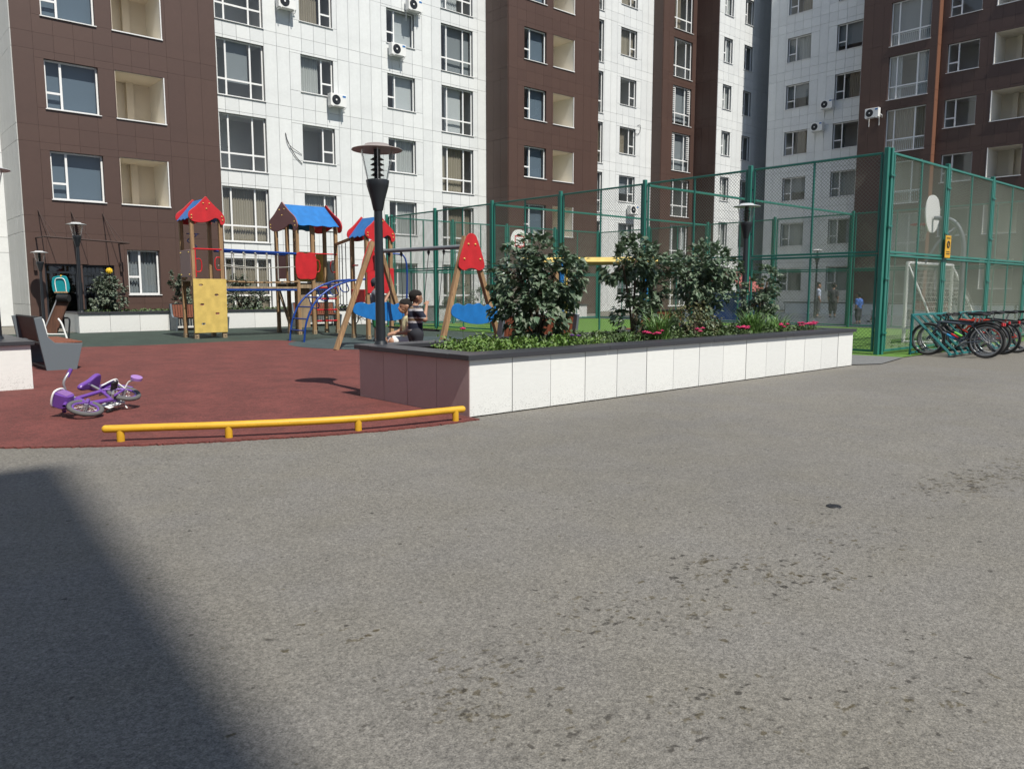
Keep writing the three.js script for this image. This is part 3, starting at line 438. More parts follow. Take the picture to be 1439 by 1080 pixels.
// ---------------------------------------------------------------- court fence
const meshCache = {};
function chain(w, h) { // chain-link: crossing wires with real thickness, in a w x h panel in the xy plane
  const key = w.toFixed(2) + h.toFixed(2); if (meshCache[key]) return meshCache[key];
  const list = [], st = 0.078, r = 0.0038;
  for (const sg of [1, -1]) for (let c = -h; c < w; c += st) {
    let x0 = c, y0 = 0, x1 = c + h, y1 = h; if (x0 < 0) { y0 = -x0; x0 = 0; } if (x1 > w) { y1 = h - (x1 - w); x1 = w; } if (x1 - x0 < 0.03) continue;
    const f = x => sg > 0 ? x : w - x; list.push(bar(V(f(x0), y0, sg * 0.003), V(f(x1), y1, sg * 0.003), r, 3));
  }
  return meshCache[key] = mg(list.map(g => { g.computeVertexNormals(); return g; }));
}
function fenceSide(name, label, origin, turn, bays, bw, H) {
  const g = thing(name, label, 'fence', origin, turn); // local x along the fence, outside = +z
  const hh = H / 2 - 0.05;
  const frameGeo = mg([rbx(0, bw - 0.16, 0, 0.045, -0.022, 0.022, 0.006), rbx(0, bw - 0.16, hh - 0.045, hh, -0.022, 0.022, 0.006), rbx(0, 0.045, 0.045, hh - 0.045, -0.022, 0.022, 0.006), rbx(bw - 0.205, bw - 0.16, 0.045, hh - 0.045, -0.022, 0.022, 0.006)]);
  const barGeo = mg([rbx((bw - 0.16) / 2 - 0.02, (bw - 0.16) / 2 + 0.02, 0.046, hh - 0.046, -0.02, 0.02, 0.005)]);
  const postGeo = mg([rbx(-0.045, 0.045, 0, H + 0.06, -0.045, 0.045, 0.01)]), clip = mg([bx(-0.1, 0.1, -0.015, 0.015, 0.03, 0.052)]);
  for (let i = 0; i <= bays; i++) { inst('post', postGeo, M.fence, g, V(i * bw, 0, -0.02)); for (const y of [0.45, 1.55, 2.6, 3.6]) inst('clamp', clip, M.fence, g, V(i * bw, y, 0.0)); }
  for (let i = 0; i < bays; i++) for (const lv of [0, 1]) {
    const p = sub('panel', g); p.position.set(i * bw + 0.08, 0.06 + lv * (hh + 0.02), 0);
    inst('panel_frame', frameGeo, M.fence, p, V(0, 0, 0)); inst('centre_bar', barGeo, M.fence, p, V(0, 0, 0)); inst('chain_link', chain(bw - 0.25, hh - 0.09), M.wire, p, V(0.045, 0.045, 0));
  }
  return g;
}
const FH = 4.08;
// left side runs along b at a = 16.2, its outside looks to -a; right side along a at b = 6.9
fenceSide('court_fence', 'green chain link court fence behind the shrubs and swing, running back to the white block', [16.2, 0, -6.95], Math.PI / 2, 6, 3.05, FH);
fenceSide('court_fence', 'green chain link court fence behind the bicycle rack', [16.3, 0, -6.9], 0, 4, 2.98, FH);
const farF = fenceSide('court_fence', 'green chain link court fence on the far side nearest the right-hand blocks', [27.9, 0, -6.95], Math.PI / 2, 6, 3.05, FH);
fenceSide('court_fence', 'green chain link court fence at the end nearest the middle brown block', [16.4, 0, -25.25], 0, 4, 2.88, FH);
{ const t = thing('tie_rail', 'green rail spanning the top of the court, nearer the bicycle rack', 'rail', [16.2, FH - 0.06, -13.1], 0, 'rails across the court'); mesh('rail', [rbx(0.05, 11.65, -0.03, 0.03, -0.03, 0.03, 0.008)], M.fence, t); const u = t.clone(); u.name = numbered('tie_rail'); u.position.z = -19.2; u.userData = { ...u.userData, label: 'green rail spanning the top of the court, nearer the middle brown block' }; scene.add(u); }
// goal with basketball board
function goal(a, b, turn, label) {
  const g = thing('goal', label, 'goal', [a, 0, -b], turn, 'goals in the court'); // opens to -z
  mesh('goal_frame', [bar(V(-1.5, 0, 0), V(-1.5, 2, 0), 0.045, 10), bar(V(1.5, 0, 0), V(1.5, 2, 0), 0.045, 10), bar(V(-1.5, 2, 0), V(1.5, 2, 0), 0.045, 10), bar(V(-1.5, 0.04, 0), V(-1.5, 0.04, 0.9), 0.03), bar(V(1.5, 0.04, 0), V(1.5, 0.04, 0.9), 0.03), bar(V(-1.5, 2, 0), V(-1.5, 0.04, 0.9), 0.025), bar(V(1.5, 2, 0), V(1.5, 0.04, 0.9), 0.025), bar(V(-1.5, 0.04, 0.9), V(1.5, 0.04, 0.9), 0.03)], M.whitePl, g);
  const net = []; for (let i = 0; i <= 24; i++) { const x = -1.5 + i * 0.125; net.push(tube([V(x, 2, 0), V(x + 0.04, 1.2, 0.45), V(x, 0.06, 0.9)], 0.006, 8, 4)); } for (let j = 1; j < 16; j++) { const t = j / 16; net.push(bar(V(-1.5, 2 - 1.94 * t, 0.9 * t), V(1.5, 2 - 1.94 * t, 0.9 * t), 0.006, 4)); }
  for (const s of [-1.5, 1.5]) for (let j = 1; j < 14; j++) { const y = j * 0.14; net.push(bar(V(s, y, 0.02), V(s, y, 0.9 * (1 - y / 2)), 0.006, 4)); if (j < 8) net.push(bar(V(s, 0.05, j * 0.12), V(s, 2 - j * 0.12 * 2.2, j * 0.12), 0.006, 4)); }
  mesh('net', net, M.rope, g);
  mesh('hoop_pole', [tube([V(0, 0, 0.75), V(0, 1.6, 0.75), V(0, 2.7, 0.7), V(0, 3.1, 0.45), V(0, 3.2, 0.0)], 0.055, 30, 10), tube([V(0.5, 2, 0.02), V(0.35, 2.6, 0.3), V(0.1, 2.9, 0.55)], 0.03, 14, 8), tube([V(-0.5, 2, 0.02), V(-0.35, 2.6, 0.3), V(-0.1, 2.9, 0.55)], 0.03, 14, 8)], M.greyM, g);
  const fan = smooth([[-0.2, 2.86], [0.2, 2.86], [0.42, 3.12], [0.46, 3.42], [0.29, 3.7], [0, 3.78], [-0.29, 3.7], [-0.46, 3.42], [-0.42, 3.12]], 5);
  mesh('backboard', [extrude(fan, 0.03, 0.004).translate(0, 0, -0.05)], M.whitePl, g);
  mesh('target_square', [bx(-0.26, 0.26, 3.5, 3.54, -0.072, -0.067), bx(-0.26, 0.26, 3.1, 3.14, -0.072, -0.067), bx(-0.26, -0.22, 3.14, 3.5, -0.072, -0.067), bx(0.22, 0.26, 3.14, 3.5, -0.072, -0.067)], M.redM, g);
  const rim = mesh('rim', [new THREE.TorusGeometry(0.225, 0.018, 8, 28).rotateX(Math.PI / 2).translate(0, 3.05, -0.34), bx(-0.06, 0.06, 3.0, 3.08, -0.13, -0.07)], M.redM, g);
  const hn = []; for (let i = 0; i < 12; i++) { const t = i * 0.5236, t2 = t + 0.4; hn.push(bar(V(Math.cos(t) * 0.22, 3.04, -0.34 + Math.sin(t) * 0.22), V(Math.cos(t2) * 0.12, 2.62, -0.34 + Math.sin(t2) * 0.12), 0.006, 4), bar(V(Math.cos(t) * 0.22, 3.04, -0.34 + Math.sin(t) * 0.22), V(Math.cos(t - 0.4) * 0.12, 2.62, -0.34 + Math.sin(t - 0.4) * 0.12), 0.006, 4)); }
  mesh('hoop_net', hn, M.rope, g);
}
goal(22.0, 8.15, 0, 'white goal with basketball hoop beside the bicycle rack end of the court');
goal(21.6, 23.9, Math.PI, 'white goal with basketball hoop at the end nearest the brown block');
{ const s = thing('sign', 'small yellow notice with a black ball symbol fixed to a fence post', 'sign', [19.28, 2.05, -6.82]); mesh('plate', [rbx(-0.16, 0.16, 0, 0.5, 0, 0.012, 0.004)], M.yellowM, s); mesh('symbol', [new THREE.TorusGeometry(0.07, 0.014, 6, 20).translate(0, 0.3, 0.014), bx(-0.01, 0.01, 0.22, 0.38, 0.013, 0.017), bx(-0.1, 0.1, 0.08, 0.1, 0.013, 0.017), bx(-0.1, 0.1, 0.13, 0.145, 0.013, 0.017), bx(-0.1, 0.1, 0.43, 0.45, 0.013, 0.017)], M.black, s); }

// ---------------------------------------------------------------- yellow rail
{
  const pts = [[1.78, 7.27], [2.2, 7.03], [2.65, 6.77], [3.69, 6.31], [4.78, 6.13]].map(p => W(p[0], p[1], 0.122));
  const g = thing('barrier_rail', 'low curved yellow pipe rail along the edge of the red ground', 'rail', [0, 0, 0]);
  mesh('pipe', [tube(pts, 0.034, 60, 16), ball(pts[0], 0.034, 14), ball(pts[4], 0.034, 14)], M.yellowM, g);
  for (const [a, b] of [[1.88, 7.215], [2.65, 6.77], [3.69, 6.31], [4.7, 6.14]]) { mesh('foot', [bar(W(a, b, 0), W(a, b, 0.115), 0.033, 16)], M.yellowM, g); }
}

// ---------------------------------------------------------------- play structure
const play = thing('play_structure', 'wooden climbing set of three roofed towers joined by a rope bridge, with blue climbing arch', 'playground tower', [0, 0, 0]);
{
  const P = play, post = (a, b, h, y0 = 0) => { mesh('post', [rbx(a - 0.05, a + 0.05, y0, h, -b - 0.05, -b + 0.05, 0.012)], M.wood, P); if (!y0) mesh('post_shoe', [bx(a - 0.056, a + 0.056, 0.0, 0.13, -b - 0.056, -b + 0.056), ball(V(a, 0.08, -b + 0.056), 0.02, 8)], M.woodPale, P); };
  const gable = (w, h) => smooth([[0, h], [0.07 * w, h * 0.9], [0.3 * w, h * 0.6], [0.52 * w, h * 0.34], [0.6 * w, h * 0.1], [0.56 * w, -0.1 * h], [0.47 * w, -0.13 * h], [0.42 * w, 0.06 * h], [0.3 * w, 0.14 * h], [0.12 * w, 0.03 * h], [-0.05 * w, -0.05 * h], [-0.25 * w, -0.08 * h], [-0.48 * w, -0.02 * h], [-0.59 * w, 0.14 * h], [-0.56 * w, 0.34 * h], [-0.34 * w, 0.58 * h], [-0.09 * w, 0.9 * h]], 5);
  const bolts = (list, nz) => list.map(p => ball(p, 0.02, 8));
  function roof(a0, a1, b0, b1, yE, yP, alongA, matF, matB) { // gable boards and two sheets
    const r = sub('roof', P), ca = (a0 + a1) / 2, cb = (b0 + b1) / 2;
    const w = alongA ? b1 - b0 : a1 - a0, h = yP - yE, ol = gable(w, h);
    for (const e of [0, 1]) {
      const g = extrude(ol, 0.03, 0.006);
      if (alongA) { g.rotateY(-Math.PI / 2); g.translate(e ? a1 + 0.07 : a0 - 0.07, yE, -cb); } else g.translate(ca, yE, e ? -b1 - 0.07 : -b0 + 0.07);
      const m = mesh('gable_board', [g], e ? matB : matF, r);
      const bl = [[0.1, 0.72], [-0.1, 0.72], [0.5, 0.2], [-0.5, 0.2], [0.52, 0.05], [-0.5, 0.08], [0.0, 0.5]].map(([u, v]) => alongA ? V(e ? a1 + 0.09 : a0 - 0.09, yE + v * h, -cb + u * w) : V(ca + u * w, yE + v * h, e ? -b1 - 0.09 : -b0 + 0.09));
      mesh('bolt_cap', bolts(bl), M.yellowP, r);
    }
    for (const sgn of [-1, 1]) { // wavy-edged roof sheet
      const n = 24, pos = [], L = alongA ? a1 - a0 : b1 - b0; const sh = new THREE.Shape(); sh.moveTo(0, 0); for (let i = 0; i <= n; i++) sh.lineTo(L * i / n, -0.02 - 0.025 * Math.sin(i / n * Math.PI * 6) - 0.0); sh.lineTo(L, Math.hypot(w * 0.55, h * 0.84)); sh.lineTo(0, Math.hypot(w * 0.55, h * 0.84)); sh.closePath();
      const g = new THREE.ExtrudeGeometry(sh, { depth: 0.014, bevelEnabled: false }); const tilt = Math.atan2(w * 0.55, h * 0.84);
      if (alongA) { g.translate(-L / 2, 0, 0); g.rotateX(sgn > 0 ? -tilt : -tilt); if (sgn < 0) g.rotateY(Math.PI); g.translate(ca, yE + 0.07 * h, -cb + (sgn > 0 ? 0.56 * w : -0.56 * w)); }
      else { g.translate(-L / 2, 0, 0); g.rotateX(-tilt); g.rotateY(sgn > 0 ? Math.PI / 2 : -Math.PI / 2); g.translate(ca + sgn * 0.56 * w, yE + 0.07 * h, -cb); }
      mesh('roof_sheet', [g], M.blueP, r);
    }
  }
  const deck = (a0, a1, b0, b1, y) => { const n = Math.round((a1 - a0) / 0.14); for (let i = 0; i < n; i++) mesh('deck_board', [rbx(a0 + (a1 - a0) * i / n + 0.003, a0 + (a1 - a0) * (i + 1) / n - 0.003, y - 0.035, y, -b1, -b0, 0.004)], M.woodPale, P); mesh('deck_joist', [bx(a0, a1, y - 0.16, y - 0.036, -b0 - 0.03, -b0 + 0.02), bx(a0, a1, y - 0.16, y - 0.036, -b1 - 0.02, -b1 + 0.03)], M.woodPale, P); };
  const dloop = (a, b, y, s) => mesh('grab_handle', [tube([V(a, y + 0.17, -b), V(a + s * 0.1, y + 0.17, -b), V(a + s * 0.14, y + 0.1, -b), V(a + s * 0.14, y - 0.1, -b), V(a + s * 0.1, y - 0.17, -b), V(a, y - 0.17, -b)], 0.015, 20, 8)], M.redM, P);
  // tower 1
  const t1 = [7.72, 8.5, 21.7, 22.5];
  for (const a of [t1[0], t1[1]]) for (const b of [t1[2], t1[3]]) post(a, b, 3.3);
  deck(7.66, 8.56, 21.76, 22.46, 1.6); roof(7.7, 8.52, 21.68, 22.52, 3.2, 3.84, false, M.redP, M.redP);
  { // yellow climbing wall with hand holds
    const h = [[0.2, 1.3], [0.62, 1.03], [0.22, 0.77], [0.63, 0.52], [0.24, 0.24]]; const holes = h.map(([x, y]) => Array.from({ length: 14 }, (_, i) => { const t = -i / 14 * 6.283; return [x + Math.sign(Math.cos(t)) * Math.abs(Math.cos(t)) ** 0.7 * 0.062, y + Math.sin(t) * 0.034]; }));
    const g = extrude([[0, 0], [0.9, 0], [0.9, 1.46], [0, 1.46]], 0.03, 0.004, holes); g.rotateX(0.03).translate(7.66, 0.17, -21.63); mesh('climbing_wall', [g], M.yellowP, P);
    mesh('hold_rim', h.slice(0, 4).map(([x, y]) => { const t = new THREE.TorusGeometry(0.05, 0.012, 6, 20); t.scale(1.15, 0.7, 1); return t.translate(7.66 + x, 0.17 + y, -21.615 - 0.03 * (1.46 - y) * 0); }), M.maroonP, P);
  }
  mesh('side_panel', [rbx(7.655, 7.685, 1.68, 2.42, -22.5, -21.7, 0.01)], M.mauveP, P); mesh('bolt_cap', [[1.75, 22.42], [2.35, 22.42], [1.75, 21.8], [2.35, 21.8]].map(([y, b]) => ball(V(7.65, y, -b), 0.02, 8)), M.yellowP, P);
  mesh('red_rail', [bar(W(7.72, 21.66, 2.44), W(8.5, 21.66, 2.44), 0.022), rbx(7.76, 7.79, 1.68, 2.42, -21.68, -21.64, 0.008)], M.redM, P); dloop(7.79, 21.66, 2.0, 1); dloop(8.45, 21.66, 2.05, -1); dloop(7.79, 22.5, 1.95, 1);
  mesh('blue_spiral', [tube([V(7.9, 2.9, -22.6), V(8.25, 2.9, -22.6)], 0.015, 4, 6), tube(Array.from({ length: 30 }, (_, i) => V(8.05 + 0.12 * Math.cos(i * 0.6), 2.88 - i * 0.03, -22.62 + 0.1 * Math.sin(i * 0.6))), 0.015, 90, 6)], M.blueM, P);
  // rope bridge
  const br = sub('rope_bridge', P); const ba0 = 8.58, ba1 = 10.74;
  for (const b of [21.72, 22.42]) { mesh('bridge_rail', [bar(W(ba0, b, 2.44), W(ba1, b, 2.40), 0.038, 10)], M.blueM, br); mesh('bridge_rail', [rbx(ba0, ba1, 1.31, 1.37, -b - 0.02, -b + 0.02, 0.01)], M.blueM, br); mesh('side_board', [rbx(ba0, ba1, 1.37, 1.43, -b - 0.022, -b + 0.022, 0.005)], M.woodPale, br);
    for (let i = 0; i < 6; i++) { const a = ba0 + 0.22 + i * 0.34; mesh('hanger_rope', [bar(W(a, b, 2.38), W(a, b, 1.62), 0.013, 6), ball(W(a, b, 2.38), 0.035, 8), ball(W(a, b, 2.0), 0.025, 8)], i === 0 || i === 5 ? M.steel : M.rope, br); }
    mesh('hand_rope', [tube([W(ba0, b, 2.04), W((ba0 + ba1) / 2, b, 1.97), W(ba1, b, 2.02)], 0.012, 20, 6)], M.rope, br); }
  for (let i = 0; i < 8; i++) { const a = ba0 + 0.08 + i * 0.272; mesh('plank', [rbx(a, a + 0.2, 1.56 - 0.03 * Math.sin(i / 7 * 3.14), 1.6 - 0.03 * Math.sin(i / 7 * 3.14), -22.5, -21.66, 0.008)], M.wood, br); }
  // tower 2
  for (const [a, b] of [[10.8, 21.75], [11.29, 21.75], [12.08, 21.75], [10.83, 22.45], [10.83, 23.2], [11.45, 23.2], [12.08, 23.2], [12.08, 22.45]]) post(a, b, 3.3);
  deck(10.78, 12.1, 21.8, 23.15, 1.55); roof(10.78, 12.1, 21.66, 23.26, 3.18, 3.96, true, M.maroonP, M.redP);
  mesh('front_panel', [extrude(smooth([[0, 0], [0.28, -0.03], [0.56, 0], [0.56, 0.72], [0.42, 0.74], [0.28, 0.71], [0.14, 0.74], [0, 0.72]], 4), 0.03, 0.005).translate(10.76, 1.7, -21.68)], M.redP, P); dloop(11.34, 21.68, 2.05, 1); dloop(12.02, 21.72, 2.05, -1);
  mesh('red_rail', [bar(W(11.29, 21.7, 2.42), W(12.08, 21.7, 2.42), 0.02)], M.redM, P);
  mesh('side_panel', [rbx(10.78, 10.81, 1.68, 2.4, -23.15, -22.5, 0.01)], M.maroonP, P); mesh('yellow_panel', [rbx(12.1, 12.13, 1.6, 2.5, -23.1, -22.5, 0.01), rbx(11.5, 12.05, 1.6, 2.55, -23.28, -23.25, 0.01)], M.yellowP, P);
  for (let i = 0; i < 4; i++) mesh('ladder_rung', [bar(W(11.36, 21.7, 0.4 + i * 0.335), W(12.04, 21.7, 0.4 + i * 0.335), 0.022)], M.redM, P);
  mesh('brown_ramp', [rbx(10.9, 11.25, 0.2, 1.52, -21.95, -21.92, 0.01)], M.woodPale, P); mesh('brace', [beam(W(10.83, 22.4, 0.2), W(10.83, 23.15, 1.4), 0.07)], M.woodPale, P);
  // climbing arch of blue pipe
  { const arc = b => [V(9.22, 0, -b), V(9.3, 0.5, -b), V(9.55, 1.0, -b), V(9.98, 1.35, -b), V(10.5, 1.55, -b), V(11.05, 1.62, -b)]; const b0 = 18.35, b1 = 19.15;
    for (const b of [b0, b1]) mesh('arch_rail', [tube(arc(b), 0.026, 40, 10)], M.blueM, P);
    const c = new THREE.CatmullRomCurve3(arc(0), false, 'centripetal'); for (let i = 1; i < 8; i++) { const p = c.getPoint(i * 0.118); mesh('arch_rung', [bar(V(p.x, p.y, -b0), V(p.x, p.y, -b1), 0.019)], M.blueM, P); if (i > 3) mesh('foot_loop', [tube([V(p.x, p.y, -b0 - 0.2), V(p.x + 0.1, p.y - 0.24, -b0 - 0.22), V(p.x + 0.1, p.y - 0.26, -b1 + 0.22), V(p.x, p.y, -b1 + 0.2)], 0.015, 24, 6)], M.blueM, P); } }
  // beam with hanging rings between tower 2 and tower 3
  mesh('cross_beam', [beam(W(12.08, 21.75, 2.72), W(11.08, 19.15, 2.72), 0.09)], M.wood, P);
  for (const k of [0.25, 0.45, 0.7]) { const p = W(12.08, 21.75, 2.66).lerp(W(11.08, 19.15, 2.66), k); mesh('hanging_rope', [bar(p, p.clone().setY(0.9), 0.012, 6), new THREE.TorusGeometry(0.09, 0.014, 6, 18).translate(p.x, 0.82, p.z)], M.black, P); }
  // tower 3
  const t3 = [11.12, 11.86, 18.36, 19.12];
  for (const a of [t3[0], t3[1]]) for (const b of [t3[2], t3[3]]) post(a, b, 2.8);
  deck(11.06, 11.92, 18.4, 19.08, 1.2); roof(11.1, 11.88, 18.34, 19.14, 2.72, 3.34, false, M.redP, M.redP);
  mesh('front_panel', [rbx(11.08, 11.92, 1.24, 1.92, -18.31, -18.28, 0.012)], M.redP, P); mesh('red_rail', [bar(W(11.1, 18.8, 2.0), W(11.1, 19.1, 2.0), 0.02)], M.redM, P); mesh('side_panel', [rbx(11.05, 11.08, 1.0, 1.35, -19.1, -18.4, 0.01)], M.redP, P);
  mesh('fire_pole', [tube([W(12.35, 18.4, 0), W(12.35, 18.4, 2.25), W(12.2, 18.45, 2.32), W(11.9, 18.6, 2.32)], 0.024, 24, 8)], M.blueM, P);
}

// ---------------------------------------------------------------- swing
{
  const g = thing('swing', 'wooden swing frame with red boards and blue wavy boards beside the long planter', 'swing', [0, 0, 0]);
  const fr = [{ b: 15.6, apex: 9.68, l: 8.52, lb: 15.45, r: 10.62, rb: 15.7 }, { b: 12.82, apex: 10.17, l: 9.36, lb: 12.75, r: 11.1, rb: 12.8 }];
  for (const f of fr) {
    const leg = (a, b, s) => { const p = W(a, b, 0), q = W(f.apex + s * 0.07, f.b, 2.42); mesh('leg', [beam(p, q, 0.095, 0.11)], M.wood, g); };
    leg(f.l, f.lb, -1); leg(f.r, f.rb, 1);
    const board = smooth([[-0.33, 0.02], [-0.2, -0.05], [-0.07, -0.01], [0.07, -0.01], [0.2, -0.05], [0.33, 0.02], [0.32, 0.14], [0.16, 0.55], [0.1, 0.66], [0, 0.7], [-0.1, 0.66], [-0.16, 0.55], [-0.32, 0.14]], 5);
    mesh('top_board', [extrude(board, 0.025, 0.005).translate(f.apex + 0.02, 1.78, -f.b + (f.b > 14 ? -0.1 : 0.1))], M.redP, g);
    mesh('bolt_cap', [[-0.2, 0.18], [0.22, 0.18], [-0.09, 0.48], [0.09, 0.48]].map(([x, y]) => ball(V(f.apex + 0.02 + x, 1.78 + y, -f.b + (f.b > 14 ? -0.115 : 0.115)), 0.022, 8)), M.yellowP, g);
    const wave = smooth([[-0.62, 0.22], [-0.58, 0.38], [-0.46, 0.43], [-0.3, 0.38], [-0.18, 0.42], [-0.04, 0.4], [0.1, 0.43], [0.24, 0.36], [0.34, 0.4], [0.46, 0.33], [0.56, 0.36], [0.62, 0.2], [0.45, 0.06], [0.2, 0.0], [-0.15, 0.02], [-0.42, 0.1]], 4);
    mesh('wave_board', [extrude(wave.map(p => [p[0] * (f.b > 14 ? 1.25 : 1), p[1]]), 0.025, 0.004).translate(f.apex + 0.1, 0.62, -f.b + 0.11)], M.blueP, g);
    mesh('spring_stop', [tube([V(f.apex, 2.15, -f.b + (f.b > 14 ? 0.1 : -0.1)), V(f.apex, 2.05, -f.b + (f.b > 14 ? 0.22 : -0.22)), V(f.apex, 1.85, -f.b + (f.b > 14 ? 0.28 : -0.28)), V(f.apex, 1.78, -f.b + (f.b > 14 ? 0.15 : -0.15))], 0.026, 16, 8)], M.darkM, g);
  }
  const L = W(9.68, 15.6, 2.2), Q = W(10.17, 12.82, 2.22); mesh('beam', [bar(L, Q, 0.045, 14)], M.greyM, g);
  const at = k => L.clone().lerp(Q, k);
  for (const [k0, k1] of [[0.16, 0.3], [0.6, 0.76]]) {
    for (const k of [k0, k1]) { const p = at(k); mesh('hanger', [ball(V(p.x, p.y - 0.08, p.z), 0.035, 8), bar(V(p.x, p.y, p.z), V(p.x, p.y - 0.14, p.z), 0.02)], M.black, g); }
    const p0 = at(k0), p1 = at(k1), sw = k0 > 0.5 ? V(-0.25, 0, 0.05) : V(0.02, 0, 0); const s0 = V(p0.x, 0.48, p0.z).add(sw), s1 = V(p1.x, 0.48, p1.z).add(sw);
    mesh('chain', [bar(V(p0.x, 2.1, p0.z), s0, 0.008, 5)], M.darkM, g); mesh('chain', [bar(V(p1.x, 2.1, p1.z), s1, 0.008, 5)], M.darkM, g); mesh('seat', [beam(s0, s1, 0.2, 0.035)], M.black, g);
  }
}
// yellow beam frame beyond the shrubs
{
  const g = thing('balance_frame', 'yellow beam frame on blue and yellow posts behind the shrubs', 'play frame', [0, 0, 0]);
  const A = W(13.1, 14.4, 2.03), B = W(15.3, 11.9, 2.03);
  mesh('beam', [beam(A, B, 0.12, 0.16)], M.yellowP, g); mesh('grey_board', [beam(W(13.2, 14.2, 1.93), W(13.65, 13.7, 1.93), 0.1, 0.1)], M.lampHatGrey, g);
  const c = W(13.72, 13.6, 0); mesh('blue_post', [bar(c, c.clone().setY(2.0), 0.06, 14), ball(c.clone().setY(2.0), 0.075, 10)], M.blueP, g);
  mesh('wood_post', [rbx(c.x - 0.2, c.x - 0.1, 0, 1.93, c.z - 0.1, c.z, 0.01)], M.wood, g); mesh('yellow_post', [rbx(c.x + 0.08, c.x + 0.14, 0, 1.93, c.z + 0.02, c.z + 0.08, 0.01)], M.yellowP, g); mesh('blue_post', [bar(W(15.1, 12.1, 0), W(15.1, 12.1, 2), 0.06, 14)], M.blueP, g);
}

// ---------------------------------------------------------------- benches
function bench(a, b, turn, len, label, dark) {
  const g = thing('bench', label, 'bench', [a, 0, -b], turn, 'slatted benches'); // faces +z
  const side = [[-0.24, 0], [-0.31, 0.44], [-0.37, 0.86], [-0.27, 0.88], [-0.2, 0.55], [-0.1, 0.45], [0.3, 0.43], [0.19, 0]];
  for (const s of [-1, 1]) mesh('side_panel', [extrude(side, 0.06, 0.006).rotateY(-Math.PI / 2).scale(1, 1, 1).translate(s * (len / 2 - 0.03), 0, 0)], M.benchSide, g);
  const n = Math.round((len - 0.14) / 0.085), m = dark ? M.slatDark : M.slat;
  const sb = mg([rbx(-0.036, 0.036, 0, 0.4, -0.014, 0.014, 0.006)]), ss = mg([rbx(-0.036, 0.036, -0.014, 0.014, -0.24, 0.24, 0.006)]);
  for (let i = 0; i < n; i++) { const x = -len / 2 + 0.07 + (i + 0.5) * (len - 0.14) / n; const k = inst('back_slat', sb, dark ? M.slatDark : M.slat, g, V(x, 0.47, -0.225)); k.rotation.x = -0.16; inst('seat_slat', ss, M.slat, g, V(x, 0.455, 0.08)); }
  mesh('seat_rail', [rbx(-len / 2 + 0.06, len / 2 - 0.06, 0.4, 0.435, 0.25, 0.3, 0.006), rbx(-len / 2 + 0.06, len / 2 - 0.06, 0.4, 0.435, -0.2, -0.15, 0.006), rbx(-len / 2 + 0.06, len / 2 - 0.06, 0.86, 0.89, -0.32, -0.27, 0.006), rbx(-len / 2 + 0.06, len / 2 - 0.06, 0.03, 0.07, -0.24, -0.2, 0.006)], M.black, g);
}
bench(2.98, 15.5, Math.PI / 2, 1.95, 'slatted bench with grey sides standing behind the purple bicycle', true);
bench(1.5, 20.5, Math.PI / 2, 1.9, 'slatted bench with grey sides beside the sit-up board', true);
bench(9.6, 26.55, 0, 1.75, 'slatted bench with grey sides behind the yellow climbing wall');
bench(13.9, 26.55, 0, 1.75, 'slatted bench with grey sides behind the maroon gabled tower');
bench(9.75, 10.5, Math.PI, 1.9, 'slatted bench seen from behind under the swing board');
bench(14.2, 11.2, Math.PI, 1.7, 'slatted bench seen from behind beside the blue post');
bench(38, 14, -Math.PI / 2, 1.8, 'slatted bench in front of the grey planter row');

// ---------------------------------------------------------------- sit-up board
{
  const g = thing('exercise_bench', 'outdoor sit-up board with teal pad, black roller and grey tube legs', 'gym equipment', [4.66, 0, -23.86], -41.6 * Math.PI / 180); g.scale.setScalar(0.93); // x = right, z = front
  mesh('leg_frame', [tube([V(-0.3, 0.62, 0.1), V(-0.18, 0.6, 0.1), V(-0.1, 0.3, 0.1), V(-0.06, 0.02, 0.1)], 0.026, 20, 8), tube([V(0.28, 0.62, 0.1), V(0.36, 0.5, 0.1), V(0.44, 0.25, 0.1), V(0.5, 0.02, 0.1)], 0.026, 20, 8), bar(V(-0.08, 0.17, 0.1), V(0.46, 0.17, 0.1), 0.02)], M.whitePl, g);
  mesh('leg_frame', [tube([V(0.1, 0.62, -0.5), V(0.25, 0.6, -0.5), V(0.24, 0.3, -0.5), V(0.2, 0.0, -0.5)], 0.026, 20, 8), bar(V(-0.3, 0.2, -0.4), V(0.2, 0.2, -0.45), 0.02)], M.darkM, g);
  mesh('board', [beam(V(-0.05, 0.18, -0.05), V(0.27, 1.28, -0.35), 0.34, 0.05)], M.slatDark, g); mesh('board_rail', [bar(V(-0.24, 0.2, 0), V(0.12, 1.3, -0.3), 0.02)], M.steel, g);
  mesh('roller', [bar(V(0.12, 1.2, -0.24), V(0.44, 1.2, -0.24), 0.11, 18)], M.black, g);
  mesh('back_pad', [extrude(smooth([[-0.2, -0.22], [0.2, -0.22], [0.2, 0.2], [0.14, 0.24], [-0.14, 0.24], [-0.2, 0.2]], 4), 0.05, 0.01).rotateZ(0.1).translate(0.19, 1.58, -0.3)], M.tealP, g);
  mesh('pad_trim', [tube([V(-0.12, -0.2, 0.03), V(-0.14, 0.1, 0.03), V(-0.1, 0.18, 0.03), V(0.1, 0.18, 0.03), V(0.15, 0.1, 0.03), V(0.17, -0.2, 0.03)].map(p => p.add(V(0.2, 1.58, -0.28))), 0.013, 30, 6)], M.whitePl, g); mesh('pad_edge', [rbx(0.02, 0.4, 1.34, 1.39, -0.3, -0.24, 0.01)], M.wood, g); mesh('knob', [ball(V(0.22, 1.83, -0.3), 0.035)], M.yellowM, g);
}

